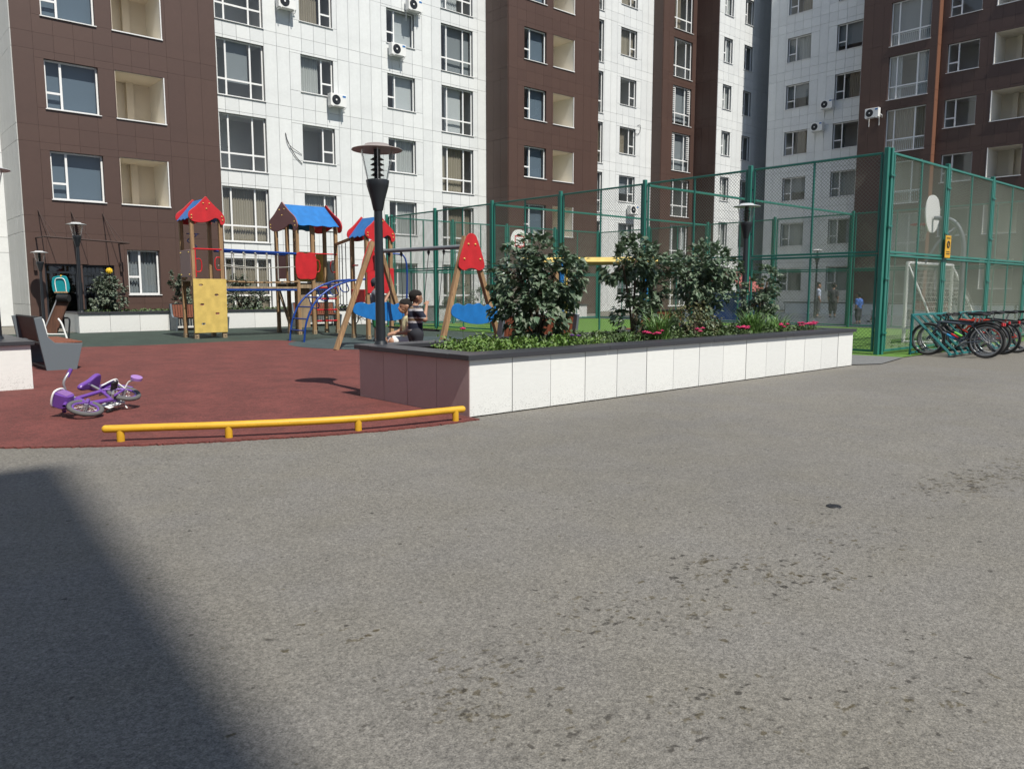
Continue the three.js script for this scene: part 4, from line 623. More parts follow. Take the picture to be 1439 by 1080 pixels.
// ---------------------------------------------------------------- plants
const leafM = (c, tr = 0.22) => new THREE.MeshPhysicalMaterial({ color: c, roughness: 0.55, transmission: tr, thickness: 0, vertexColors: true, side: THREE.DoubleSide });
M.leafDark = leafM(col(0.105, 0.165, 0.1), 0.35); M.leafMid = leafM(col(0.07, 0.12, 0.035)); M.leafBright = leafM(col(0.115, 0.21, 0.035)); M.leafGrey = leafM(col(0.115, 0.15, 0.11)); M.blade = leafM(col(0.12, 0.23, 0.05), 0.25);
M.leafOlive = leafM(col(0.115, 0.125, 0.05));
M.bark = std(col(0.1, 0.075, 0.055), 0.9, { map: woodTex }); M.petalPink = std(col(0.5, 0.03, 0.12), 0.7); M.petalPurple = std(col(0.09, 0.025, 0.16), 0.7); M.petalYellow = std(col(0.75, 0.5, 0.02), 0.6);
// leaves: [centre, outward direction, size]; each is a folded, pointed blade
function leaves(list, seed, wide = 0.8) {
  const r = rng(seed), pos = [], nor = [], colr = [];
  const t = V(0, 0, 0), s = V(0, 0, 0), n = V(0, 0, 0);
  for (const [c, dir, size] of list) {
    t.copy(dir).add(V(r() - 0.5, r() - 0.9, r() - 0.5).multiplyScalar(0.9)).normalize(); n.set(r() - 0.5, 0.75 + r() * 0.5, r() - 0.5).addScaledVector(dir, 0.7).normalize();
    s.crossVectors(t, n).normalize(); n.crossVectors(s, t).normalize();
    const L = size * (0.7 + r() * 0.6), w = L * wide * 0.5, f = 0.18 * L; const v = 0.7 + r() * 0.6, y = 0.9 + r() * 0.25;
    const B = c.clone(), T = c.clone().addScaledVector(t, L).addScaledVector(n, -0.15 * L), mid = c.clone().addScaledVector(t, L * 0.38), A = mid.clone().addScaledVector(s, w).addScaledVector(n, f), C = mid.clone().addScaledVector(s, -w).addScaledVector(n, f), Mm = mid;
    for (const tri of [[B, Mm, A], [A, Mm, T], [B, C, Mm], [C, T, Mm]]) { const nn = tri[1].clone().sub(tri[0]).cross(tri[2].clone().sub(tri[0])).normalize(); for (const p of tri) { pos.push(p.x, p.y, p.z); nor.push(nn.x, nn.y, nn.z); colr.push(v * y, v, v * 0.95); } }
  }
  const g = new THREE.BufferGeometry(); g.setAttribute('position', new THREE.Float32BufferAttribute(pos, 3)); g.setAttribute('normal', new THREE.Float32BufferAttribute(nor, 3)); g.setAttribute('color', new THREE.Float32BufferAttribute(colr, 3)); return g;
}
function shrub(name, label, a, b, y0, lobes, mat, size, dens, seed, group) { // lobes: [da, dy, db, r, ry]
  const g = thing(name, label, 'shrub', [a, y0, -b], 0, group), r = rng(seed), list = [], stems = [];
  for (const [da, dy, db, R, ry] of lobes) {
    const c = V(da, dy, -db); stems.push(tube([V((r() - 0.5) * 0.12, -0.02, (r() - 0.5) * 0.12), V(da * 0.3, dy * 0.45, -db * 0.3), V(da * 0.8, dy * 0.85, -db * 0.8), c], 0.013 + R * 0.012, 12, 6));
    const n = Math.round(dens * R * R), twigs = Math.max(6, Math.round(n / 16));
    for (let k = 0; k < twigs; k++) { // clumps: a twig tip with its leaves
      const th = r() * 6.283, z = 2 * r() - 1, q = Math.sqrt(1 - z * z), d = V(q * Math.cos(th), z, q * Math.sin(th)), rr = 0.55 + 0.5 * Math.pow(r(), 0.6); const tip = V(d.x * R, d.y * (ry || R), d.z * R).multiplyScalar(rr).add(c);
      if (tip.y < 0.03) tip.y = 0.03 + r() * 0.1;
      if (k % 4 === 0) stems.push(bar(c, tip, 0.006, 4, 0.003));
      for (let m = 0; m < 16; m++) list.push([tip.clone().add(V(r() - 0.5, r() - 0.5, r() - 0.5).multiplyScalar(R * 0.42)), d.clone().add(V(r() - 0.5, r() * 0.3, r() - 0.5)).normalize(), size]);
    }
  }
  mesh('trunk', stems, M.bark, g); mesh('crown', [leaves(list, seed + 1)], mat, g); return g;
}
const LG = 'broad leaved shrubs in the long planter';
shrub('shrub', 'tall dense dark green shrub in the planter next to the swing', 7.15, 7.55, 0.55, [[0, 0.55, 0, 0.42, 0.5], [-0.2, 0.95, 0.1, 0.42], [0.22, 0.95, -0.1, 0.42], [0.05, 1.2, 0, 0.32, 0.3], [0.42, 0.85, -0.1, 0.3], [-0.36, 0.55, 0.1, 0.24], [-0.1, 0.3, -0.1, 0.32, 0.36], [0.22, 0.35, 0.1, 0.28]], M.leafDark, 0.09, 3300, 21, LG);
shrub('shrub', 'spreading dark green shrub with bare stem in front of the yellow beam', 9.2, 7.6, 0.55, [[0.05, 1.25, 0, 0.36, 0.3], [-0.25, 1.12, 0, 0.3, 0.25], [0.42, 1.08, 0, 0.38, 0.3], [0.35, 0.72, 0.1, 0.32], [0.1, 0.35, 0, 0.36, 0.3], [0.5, 0.4, -0.1, 0.3, 0.34]], M.leafDark, 0.095, 3000, 22, LG);
shrub('shrub', 'tall rounded dark green shrub in the planter before the playhouse', 11.05, 7.65, 0.55, [[0, 1.2, 0, 0.44, 0.36], [0.42, 1.1, 0, 0.34], [-0.3, 0.95, 0, 0.36], [0.1, 0.75, 0, 0.4], [0.05, 0.35, 0, 0.34, 0.34]], M.leafDark, 0.09, 3200, 23, LG);
shrub('shrub', 'shorter dark green shrub at the fence lamp end of the planter', 12.75, 7.6, 0.55, [[0, 0.72, 0, 0.3], [0.22, 0.92, 0, 0.24], [-0.2, 0.5, 0, 0.28], [0.1, 0.3, 0, 0.28, 0.3], [0.25, 0.55, 0, 0.22]], M.leafDark, 0.08, 3400, 24, LG);
shrub('shrub', 'low olive yellow shrub between two dark shrubs in the planter', 10.0, 7.05, 0.55, [[0, 0.25, 0, 0.34, 0.3], [0.3, 0.2, 0.05, 0.26, 0.22]], M.leafOlive, 0.045, 5200, 25);
shrub('shrub', 'rounded grey green shrub in the planter before the entrance', 7.1, 27.9, 0.55, [[0, 0.45, 0, 0.5, 0.5], [-0.2, 0.75, 0, 0.4], [0.2, 0.75, 0, 0.42], [0, 0.95, 0, 0.32]], M.leafGrey, 0.1, 2600, 26);
shrub('shrub', 'leaning grey green shrub behind the bench at the ground floor window', 9.55, 27.9, 0.55, [[0, 0.35, 0, 0.35], [0.0, 0.9, 0, 0.34], [-0.25, 1.15, 0, 0.26], [0.3, 0.6, 0, 0.32]], M.leafGrey, 0.1, 2600, 27);
shrub('shrub', 'wide grey green shrub behind the rope bridge', 11.7, 27.9, 0.55, [[-0.3, 0.45, 0, 0.45], [0.2, 0.6, 0, 0.45], [-0.2, 1.05, 0, 0.32], [0.6, 0.4, 0, 0.35]], M.leafGrey, 0.1, 2600, 28);
shrub('shrub', 'dark shrub behind the court fence at the foot of the white block', 22.3, 28.3, 0.55, [[0, 0.5, 0, 0.6], [0.6, 0.4, 0, 0.5], [-0.6, 0.4, 0, 0.5]], M.leafGrey, 0.1, 900, 29);
{ const g = thing('balloon', 'round yellow flower head above the rounded shrub', 'flower', [7.15, 1.95, -27.6]); mesh('bloom', [new THREE.IcosahedronGeometry(0.085, 2), ...Array.from({ length: 40 }, (_, i) => { const t = i * 2.4, z = 1 - 2 * (i + 0.5) / 40, q = Math.sqrt(1 - z * z); return new THREE.SphereGeometry(0.022, 5, 4).translate(0.085 * q * Math.cos(t), 0.085 * z, 0.085 * q * Math.sin(t)); })], M.petalYellow, g); mesh('stem', [bar(V(0, -0.6, -0.1), V(0, -0.07, 0), 0.008, 5)], M.leafGreyStem || M.bark, g); g.name = numbered('yellow_flower'); delete taken.balloon; }
function grassTuft(label, a, b, n, h, seed) {
  const g = thing('grass_tuft', label, 'plant', [a, 0.53, -b], 0, 'long leaved tufts in the planter'), r = rng(seed), pos = [], nor = [], cc = [];
  for (let i = 0; i < n; i++) { const th = r() * 6.283, L = h * (0.6 + r() * 0.6), bend = 0.35 + r() * 0.7, w = 0.008 + r() * 0.007; const d = V(Math.cos(th), 0, Math.sin(th)), s = V(-d.z, 0, d.x); const base = V((r() - 0.5) * 0.25, 0, (r() - 0.5) * 0.25); let prev = null; const v = 0.75 + r() * 0.6;
    for (let k = 0; k <= 5; k++) { const u = k / 5, x = L * bend * u * u * 0.75, y = L * (u - 0.45 * bend * u * u * u); const ww = w * (1 - u * 0.92); const p = base.clone().addScaledVector(d, x + 0.02).setY(y); const A = p.clone().addScaledVector(s, ww), B = p.clone().addScaledVector(s, -ww); if (prev) for (const tri of [[prev[0], prev[1], A], [A, prev[1], B]]) { const nn = tri[1].clone().sub(tri[0]).cross(tri[2].clone().sub(tri[0])).normalize(); for (const q of tri) { pos.push(q.x, q.y, q.z); nor.push(nn.x, nn.y, nn.z); cc.push(v, v, v); } } prev = [A, B]; } }
  const q = new THREE.BufferGeometry(); q.setAttribute('position', new THREE.Float32BufferAttribute(pos, 3)); q.setAttribute('normal', new THREE.Float32BufferAttribute(nor, 3)); q.setAttribute('color', new THREE.Float32BufferAttribute(cc, 3)); mesh('blades', [q], M.blade, g); return g;
}
grassTuft('arching green grass tuft between the first two dark shrubs', 8.75, 6.75, 190, 0.62, 41); grassTuft('arching green grass tuft beside the rounded shrub', 11.35, 6.9, 210, 0.6, 42); grassTuft('arching green grass tuft at the foot of the shorter shrub', 12.2, 6.95, 130, 0.46, 43); grassTuft('thin green grass tuft beside the bright ground cover', 8.1, 6.8, 60, 0.3, 44);
{ // ground cover: bright at the lamp end, mixed further on
  const r = rng(51), L1 = [], L2 = [];
  for (let i = 0; i < 5200; i++) { const u = r(), a = 5.5 + u * 2.1, b = 6.62 + r() * 1.35; if (Math.hypot((a - 6.6) / 1.15, (b - 7.2) / 0.75) > 0.9 + r() * 0.3) continue; L1.push([V(a, 0.5 + r() * 0.2 + 0.05 * Math.sin(a * 9) * Math.cos(b * 8), -b), V(r() - 0.5, 0.7, r() - 0.5).normalize(), 0.045]); }
  for (let i = 0; i < 9000; i++) { const a = 7.4 + r() * 5.85, b = 6.6 + r() * 1.5; L2.push([V(a, 0.5 + r() * 0.17 + 0.04 * Math.sin(a * 7 + b * 4), -b), V(r() - 0.5, 0.8, r() - 0.5).normalize(), 0.05]); }
  const g = mesh('ground_cover', [leaves(L1, 52)], M.leafBright); tag(g, 'bright green low ground cover behind the brown planter end', 'ground cover', null, 'stuff');
  const h = mesh('ground_cover', [leaves(L2, 53)], M.leafMid); tag(h, 'mixed green low plants under the shrubs of the long planter', 'ground cover', null, 'stuff');
  const r2 = rng(57), L3 = []; for (let i = 0; i < 4200; i++) L3.push([V(6.3 + r2() * 12, 0.52 + r2() * 0.16, -(27.3 + r2() * 1.3)), V(r2() - 0.5, 0.8, r2() - 0.5).normalize(), 0.07]);
  tag(mesh('ground_cover', [leaves(L3, 58)], M.leafMid), 'sparse green plants in the planters below the building', 'ground cover', null, 'stuff');
}
function flower(a, b, y, mat, label, n = 5, s = 0.03) {
  const g = thing('flower', label, 'flower', [a, 0.5, -b], 0, 'flowers in the long planter'), r = rng(Math.round(a * 100 + b * 10)), P = [], S = [];
  for (let i = 0; i < n; i++) { const x = (r() - 0.5) * 0.16, z = (r() - 0.5) * 0.12, h = y - 0.5 + (r() - 0.5) * 0.05; S.push(bar(V(x * 0.5, 0, z * 0.5), V(x, h, z), 0.004, 4)); for (let k = 0; k < 6; k++) { const t = k * 1.047; const q = new THREE.SphereGeometry(s * 0.62, 6, 5); q.scale(1, 0.45, 0.7); q.rotateZ(0.5); q.rotateY(-t); P.push(q.translate(x + Math.cos(t) * s * 0.6, h, z + Math.sin(t) * s * 0.6)); } P.push(new THREE.SphereGeometry(s * 0.4, 6, 5).translate(x, h + 0.01, z)); }
  mesh('petals', P, mat, g); mesh('stem', S, M.leafStem, g);
}
M.leafStem = std(col(0.07, 0.12, 0.035), 0.7);
for (const [a, b] of [[8.55, 6.62], [8.35, 6.7], [10.7, 6.62], [10.78, 6.72], [11.9, 6.65], [12.6, 6.7], [12.75, 6.65], [13.0, 6.72], [13.15, 6.75], [9.6, 6.7]]) flower(a, b, 0.74, M.petalPink, 'small pink flowers at the white front edge of the planter');
flower(7.0, 6.75, 0.74, M.petalPurple, 'small purple flower in the bright ground cover', 2, 0.03); flower(5.95, 7.55, 0.86, M.petalPink, 'single tall pink flower in the bright ground cover', 1, 0.035);

// ---------------------------------------------------------------- bicycles
function wheel(parent, name, x, y, R, tyreR, tyreM, rimM) {
  const w = sub(name, parent);
  mesh('tyre', [new THREE.TorusGeometry(R - tyreR, tyreR, 10, 44).translate(x, y, 0)], tyreM, w);
  mesh('rim', [new THREE.TorusGeometry(R - 2 * tyreR - 0.008, 0.012, 6, 40).translate(x, y, 0)], rimM, w);
  const sp = []; for (let i = 0; i < 20; i++) { const t = i / 20 * 6.283, t2 = t + (i % 2 ? 0.5 : -0.5); sp.push(bar(V(x + Math.cos(t2) * 0.025, y + Math.sin(t2) * 0.025, i % 2 ? 0.025 : -0.025), V(x + Math.cos(t) * (R - 2 * tyreR), y + Math.sin(t) * (R - 2 * tyreR), 0), 0.0016, 4)); }
  mesh('spokes', [...sp, bar(V(x, y, -0.05), V(x, y, 0.05), 0.022, 10)], M.steel, w);
  return w;
}
function bicycle(o) {
  const g = thing('bicycle', o.label, 'bicycle', o.pos, o.turn, o.group); const R = o.R || 0.34, wb = o.wb || 1.06, fm = o.mat;
  const bb = V(-0.12 * wb / 1.06 + 0.0, R * 0.86, 0), rear = V(-wb / 2, R, 0), fr = V(wb / 2, R, 0), seatT = V(-0.3 * wb, R + (o.seatH || 0.36), 0), headT = V(wb / 2 - 0.2 * wb, R + (o.headH || 0.36), 0), headB = V(wb / 2 - 0.15 * wb, R + (o.headH || 0.36) - 0.15, 0), t = o.tube || 0.02;
  wheel(g, 'front_wheel', fr.x, fr.y, R, o.tyre || 0.026, o.tyreM || M.rubber, o.rim || M.steel); wheel(g, 'rear_wheel', rear.x, rear.y, R, o.tyre || 0.026, o.tyreM || M.rubber, o.rim || M.steel);
  mesh('frame', [bar(bb, seatT, t * 0.85, 10), bar(bb, headB, t * 1.25, 10), bar(seatT.clone().lerp(bb, 0.12), headT, t, 10), bar(headB, headT, t * 1.3, 10), ...[-0.05, 0.05].flatMap(z => [bar(V(bb.x, bb.y, z * 0.6), V(rear.x, rear.y, z), t * 0.6, 8), bar(seatT.clone().lerp(bb, 0.15).setZ(z * 0.4), V(rear.x, rear.y, z), t * 0.55, 8)])], fm, g);
  mesh('fork', [...[-0.05, 0.05].map(z => bar(headB.clone().setZ(z), V(fr.x, fr.y, z), t * 0.8, 8, t)), bar(headB.clone().setZ(-0.055), headB.clone().setZ(0.055), t, 8)], o.forkM || fm, g);
  const hb = headT.clone().add(V(-0.02, o.barUp || 0.1, 0)), bw = o.barW || 0.3; mesh('handlebar', [bar(headT, hb, 0.014, 8), tube([V(hb.x - 0.07, hb.y + 0.04, -bw), V(hb.x + 0.02, hb.y + 0.03, -bw * 0.5), hb, V(hb.x + 0.02, hb.y + 0.03, bw * 0.5), V(hb.x - 0.07, hb.y + 0.04, bw)], 0.013, 30, 8)], o.barM || M.black, g);
  for (const z of [-1, 1]) mesh('grip', [bar(V(hb.x - 0.03, hb.y + 0.037, z * bw * 0.72), V(hb.x - 0.08, hb.y + 0.042, z * bw * 1.04), 0.02, 10)], o.gripM || M.black, g);
  const sp = seatT.clone().add(V(-0.03, 0.13, 0)); mesh('seat_post', [bar(seatT, sp, 0.014, 8)], M.steel, g);
  mesh('saddle', [extrude(smooth([[-0.14, -0.075], [-0.1, -0.085], [0.02, -0.04], [0.13, -0.018], [0.15, 0], [0.13, 0.018], [0.02, 0.04], [-0.1, 0.085], [-0.14, 0.075], [-0.15, 0]], 4), 0.05, 0.016).rotateX(-Math.PI / 2).translate(sp.x, sp.y + 0.03, 0)], o.seatM || M.black, g);
  const cr = 0.17 * R / 0.34; mesh('crank', [new THREE.TorusGeometry(0.085 * R / 0.34, 0.01, 6, 28).translate(bb.x, bb.y, 0.05), bar(V(bb.x, bb.y, -0.07), V(bb.x, bb.y, 0.07), 0.016), bar(V(bb.x, bb.y, 0.07), V(bb.x + cr * 0.8, bb.y - cr * 0.5, 0.08), 0.011), bar(V(bb.x, bb.y, -0.07), V(bb.x - cr * 0.8, bb.y + cr * 0.5, -0.08), 0.011), bar(V(bb.x, bb.y + 0.06, 0.052), V(rear.x, rear.y + 0.03, 0.052), 0.005, 4), bar(V(bb.x, bb.y - 0.06, 0.052), V(rear.x, rear.y - 0.03, 0.052), 0.005, 4), new THREE.CylinderGeometry(0.045, 0.045, 0.02, 16).rotateX(Math.PI / 2).translate(rear.x, rear.y, 0.05)], M.steel, g);
  for (const s of [-1, 1]) mesh('pedal', [rbx(bb.x + s * cr * 0.8 - 0.045, bb.x + s * cr * 0.8 + 0.045, bb.y - s * cr * 0.5 - 0.013, bb.y - s * cr * 0.5 + 0.013, s * 0.085, s * 0.175, 0.006)], M.black, g);
  if (o.fender) { const arc = (c, t0, t1) => new THREE.TorusGeometry(R + 0.03, 0.022, 6, 24, t1 - t0).rotateZ(t0).translate(c.x, c.y, 0); mesh('fender', [arc(rear, 0.5, 2.9)], o.fenderM || M.black, g); }
  if (o.accent) mesh('decal', [bar(bb.clone().lerp(headB, 0.3), bb.clone().lerp(headB, 0.6), t * 1.3, 10)], o.accent, g);
  if (o.light) mesh('reflector', [rbx(rear.x - R * 0.85, rear.x - R * 0.85 + 0.03, R + 0.3, R + 0.36, -0.03, 0.03, 0.006)], M.redM, g);
  return g;
}
M.purple = std(col(0.14, 0.055, 0.3), 0.35); M.purplePale = std(col(0.3, 0.16, 0.42), 0.4); M.bikeBlack = std(col(0.02, 0.021, 0.024), 0.3); M.bikeGrey = std(col(0.075, 0.09, 0.115), 0.35); M.bikeRed = std(col(0.5, 0.045, 0.02), 0.35); M.tyreGrey = std(col(0.1, 0.1, 0.1), 0.85); M.cyanP = std(col(0.02, 0.25, 0.5), 0.4); M.greenP = std(col(0.15, 0.5, 0.05), 0.4);
const BG = 'bicycles parked at the rack';
// front wheels point to the fence (+b = -z): turn +90 degrees puts local +x on -z
const bikes = [
  { a: 16.95, b: 5.72, mat: M.bikeGrey, accent: M.cyanP, fender: true, R: 0.335, label: 'dark grey bicycle with blue decal and black mudguard, nearest the rack end', t: 0.02 },
  { a: 17.32, b: 5.78, mat: M.bikeBlack, accent: M.redM, tyreM: M.tyreGrey, rim: M.steel, label: 'black bicycle with red decal and grey tyres in the rack', R: 0.32, t: -0.05 },
  { a: 17.72, b: 5.85, mat: M.bikeBlack, accent: M.greenP, fender: true, label: 'black bicycle with green decal in the rack', t: 0.06 },
  { a: 18.25, b: 5.8, mat: M.bikeRed, forkM: M.bikeBlack, label: 'orange red bicycle next to the black one with green decal', t: -0.04 },
  { a: 18.9, b: 5.75, mat: M.bikeRed, forkM: M.bikeRed, label: 'red bicycle with red fork at the gap between the racks', t: 0.1 },
  { a: 19.6, b: 5.7, mat: M.bikeBlack, accent: M.redM, label: 'black bicycle with red decal at the second rack', fender: true, t: 0 },
];
for (const k of bikes) { const g = bicycle({ ...k, pos: [k.a, 0.0, -k.b], turn: Math.PI / 2 + k.t, group: BG, light: true }); g.rotation.order = 'YXZ'; g.rotation.x = (k.a * 37 % 1 - 0.5) * 0.1 ; }
function rack(a, b, n, label) {
  const g = thing('bicycle_rack', label, 'bicycle rack', [a, 0, -b], 0, 'green bicycle racks'); const w = n * 0.36; // rails along x, slanting down to +z
  const M1 = M.rack; mesh('top_rail', [rbx(-0.03, w + 0.03, 0.8, 0.84, -0.42, -0.38, 0.008)], M1, g); mesh('bottom_rail', [rbx(-0.03, w + 0.03, 0.03, 0.07, 0.33, 0.37, 0.008), rbx(-0.03, w + 0.03, 0.03, 0.07, -0.42, -0.38, 0.008)], M1, g);
  for (let i = 0; i <= n; i++) for (const d of [0, 0.075]) mesh('slanted_bar', [beam(V(i * 0.36 + d, 0.06, 0.35), V(i * 0.36 + d, 0.81, -0.4), 0.026)], M1, g);
  for (const x of [0, w]) mesh('leg', [rbx(x - 0.018, x + 0.018, 0, 0.8, -0.42, -0.385, 0.006)], M1, g);
}
M.rack = std(col(0.015, 0.17, 0.175), 0.4);
rack(16.72, 6.1, 5, 'teal green bicycle rack nearest the fence corner'); rack(19.35, 6.1, 4, 'teal green bicycle rack further along the fence');
{ // child's bicycle lying on its side
  const R = 0.175, g = bicycle({ label: "purple child's bicycle with basket lying on its side on red ground", pos: [0, 0, 0], turn: 0, mat: M.purple, R, wb: 0.62, tube: 0.02, tyre: 0.024, seatH: 0.2, headH: 0.2, tyreM: M.tyreGrey, rim: M.purple, gripM: M.purple, seatM: M.purple, barM: M.steel, barUp: 0.14, barW: 0.24 });
  const rear = V(-0.31, R, 0);
  mesh('basket', [extrude(smooth([[-0.045, -0.065], [0.045, -0.065], [0.065, 0.065], [-0.065, 0.065]], 5), 0.15, 0.008, [smooth([[-0.05, -0.075], [0.05, -0.075], [0.075, 0.1], [-0.075, 0.1]], 5).reverse()].slice(0, 0)).translate(0.31, R + 0.25, 0)], M.purple, g);
  mesh('basket_rim', [tube([V(0.245, R + 0.32, -0.08), V(0.38, R + 0.32, -0.08), V(0.38, R + 0.32, 0.08), V(0.245, R + 0.32, 0.08)], 0.01, 32, 8, true)], M.whitePl, g);
  { const bm = []; for (let i = 0; i < 8; i++) { const z = -0.065 + i * 0.0186, x = 0.262 + i * 0.0137; bm.push(bar(V(0.356, R + 0.19, z), V(0.378, R + 0.315, z), 0.004, 4), bar(V(x, R + 0.19, 0.078), V(x, R + 0.315, 0.08), 0.004, 4), bar(V(x, R + 0.19, -0.078), V(x, R + 0.315, -0.08), 0.004, 4)); } mesh('basket_mesh', bm, M.purplePale, g); }
  mesh('carrier', [tube([V(-0.17, R + 0.19, -0.055), V(-0.46, R + 0.21, -0.055), V(-0.5, R + 0.21, 0), V(-0.46, R + 0.21, 0.055), V(-0.17, R + 0.19, 0.055)], 0.009, 30, 6), bar(V(-0.42, R + 0.21, -0.055), V(-0.31, R, -0.06), 0.007, 5), bar(V(-0.42, R + 0.21, 0.055), V(-0.31, R, 0.06), 0.007, 5)], M.whitePl, g);
  mesh('carrier_pad', [rbx(-0.46, -0.2, R + 0.205, R + 0.235, -0.045, 0.045, 0.01)], M.purple, g); mesh('chain_guard', [rbx(-0.25, 0.02, R * 0.86 - 0.05, R * 0.86 + 0.06, 0.058, 0.068, 0.004)], M.whitePl, g);
  mesh('mudguard', [new THREE.TorusGeometry(R + 0.018, 0.018, 6, 24, 2.4).rotateZ(0.6).translate(-0.31, R, 0)], M.purple, g); mesh('mudguard', [new THREE.TorusGeometry(R + 0.018, 0.018, 6, 20, 1.5).rotateZ(0.9).translate(0.31, R, 0)], M.purple, g);
  for (const z of [-1, 1]) { const w = sub('training_wheel', g); mesh('arm', [tube([V(-0.31, R, z * 0.06), V(-0.33, R - 0.02, z * 0.14), V(-0.33, 0.075, z * 0.19)], 0.009, 12, 6)], M.whitePl, w); mesh('wheel', [new THREE.CylinderGeometry(0.06, 0.06, 0.03, 22).rotateX(Math.PI / 2).translate(-0.33, 0.075, z * 0.215)], z < 0 ? M.purplePale : M.black, w); }
  const ex = V(-0.78, 0, 0.63).normalize(), horiz = V(-0.63, 0, -0.78).normalize(); const tilt = 19 * Math.PI / 180; // forward towards the camera, bike-up leans back and away
  ex.y = -0.12; ex.normalize(); const ey = horiz.multiplyScalar(Math.cos(tilt)).add(V(0, Math.sin(tilt), 0)); ey.addScaledVector(ex, -ey.dot(ex)).normalize(); const ez = ex.clone().cross(ey);
  const m = new THREE.Matrix4().makeBasis(ex, ey, ez); g.quaternion.setFromRotationMatrix(m); g.position.set(2.34, 0.085, -8.93); 
  g.userData.lying = true;
}
// two bicycles beyond the swing
for (const [a, b, t, l] of [[16.9, 26.3, 0.2, 'black bicycle leaning near the court end behind the swing']]) bicycle({ label: l, pos: [a - 1.2, 0, -b], turn: t, mat: M.bikeBlack, group: undefined });

// ---------------------------------------------------------------- small playhouse beyond the court
{
  const g = thing('playhouse', "children's playhouse with pink red roof and blue walls beyond the court", 'playhouse', [32.2, 0, -20.6], 0.2);
  mesh('wall', [bx(-1.1, 1.1, 0, 1.25, 0.85, 0.9), bx(-1.1, -1.05, 0, 1.25, -0.9, 0.85), bx(1.05, 1.1, 0, 1.25, -0.9, 0.85), bx(-1.05, 1.05, 0, 1.25, -0.9, -0.85)], M.blueM, g);
  for (const s of [-1, 1]) mesh('roof_sheet', [bx(-1.3, 1.3, -0.03, 0.03, -0.75, 0.75).rotateX(s * 0.7).translate(0, 1.75, s * 0.55)], M.roofPink, g);
  for (const x of [-1, 1]) mesh('post', [rbx(x * 1.12 - 0.05, x * 1.12 + 0.05, 0, 1.9, 0.92, 1.02, 0.01)], M.wood, g);
}

// ---------------------------------------------------------------- people
function smin(a, b, k) { const h = Math.max(k - Math.abs(a - b), 0) / k; return Math.min(a, b) - h * h * k * 0.25; }
function capsule(p, c) { // c: [ax,ay,az, bx,by,bz, ra, rb]
  const bx_ = c[3] - c[0], by = c[4] - c[1], bz = c[5] - c[2], px = p[0] - c[0], py = p[1] - c[1], pz = p[2] - c[2]; const h = Math.max(0, Math.min(1, (px * bx_ + py * by + pz * bz) / (bx_ * bx_ + by * by + bz * bz + 1e-9)));
  return Math.hypot(px - bx_ * h, py - by * h, pz - bz * h) - (c[6] + (c[7] - c[6]) * h);
}
function field(caps, k, res, cut) { // meshes the smooth union of tapered capsules; cut(p) > 0 removes
  let lo = [9, 9, 9], hi = [-9, -9, -9]; for (const c of caps) for (let i = 0; i < 3; i++) { const r = Math.max(c[6], c[7]) + 0.03; lo[i] = Math.min(lo[i], c[i] - r, c[3 + i] - r); hi[i] = Math.max(hi[i], c[i] + r, c[3 + i] + r); }
  const sc = Math.max(hi[0] - lo[0], hi[1] - lo[1], hi[2] - lo[2]) / 2 * 1.06, ce = [0, 1, 2].map(i => (lo[i] + hi[i]) / 2);
  const mc = new MarchingCubes(res, new THREE.MeshStandardMaterial(), false, false, 60000); mc.isolation = 0; const hs = res / 2, p = [0, 0, 0];
  for (let z = 0; z < res; z++) for (let y = 0; y < res; y++) for (let x = 0; x < res; x++) {
    p[0] = ce[0] + (x - hs) / hs * sc; p[1] = ce[1] + (y - hs) / hs * sc; p[2] = ce[2] + (z - hs) / hs * sc;
    let d = 9; if (p[0] > lo[0] && p[0] < hi[0] && p[1] > lo[1] && p[1] < hi[1] && p[2] > lo[2] && p[2] < hi[2]) { for (const c of caps) d = smin(d, capsule(p, c), k); if (cut) d = Math.max(d, cut(p)); }
    mc.field[x + y * res + z * res * res] = -d;
  }
  mc.update(); const n = mc.count, g = new THREE.BufferGeometry(), P = new Float32Array(n * 3), Nn = new Float32Array(n * 3);
  for (let i = 0; i < n; i++) for (let j = 0; j < 3; j++) { P[3 * i + j] = mc.positionArray[3 * i + j] * sc + ce[j]; }
  g.setAttribute('position', new THREE.BufferAttribute(P, 3)); g.computeVertexNormals();
  // smooth normals from the field gradient
  const e = 0.004, f = q => { let d = 9; for (const c of caps) d = smin(d, capsule(q, c), k); if (cut) d = Math.max(d, cut(q)); return d; }; const nn = g.attributes.normal;
  for (let i = 0; i < n; i++) { const q = [P[3 * i], P[3 * i + 1], P[3 * i + 2]], v = V(f([q[0] + e, q[1], q[2]]) - f([q[0] - e, q[1], q[2]]), f([q[0], q[1] + e, q[2]]) - f([q[0], q[1] - e, q[2]]), f([q[0], q[1], q[2] + e]) - f([q[0], q[1], q[2] - e])).normalize(); nn.setXYZ(i, v.x, v.y, v.z); }
  return g;
}
M.skin = std(col(0.36, 0.2, 0.13), 0.6); M.hair = std(col(0.01, 0.008, 0.007), 0.95); M.eye = std(col(0.01, 0.008, 0.008), 0.2); M.shoe = std(col(0.05, 0.05, 0.055), 0.7); M.shoeW = std(col(0.6, 0.6, 0.58), 0.7);
const stripes = tex(64, (i, x, y) => { const k = (y + Math.floor(N.f[i] * 3)) % 64; return k < 16 ? [0.13, 0.15, 0.22] : k < 26 ? [0.72, 0.72, 0.74] : k < 40 ? [0.5, 0.42, 0.32] : k < 46 ? [0.75, 0.75, 0.76] : [0.1, 0.12, 0.2]; }, 0.19);
M.shirtStripe = std(col(0.9, 0.9, 0.9), 0.9, { map: stripes });
const mix = (a, b, t) => a.map((v, i) => v + (b[i] - v) * t);
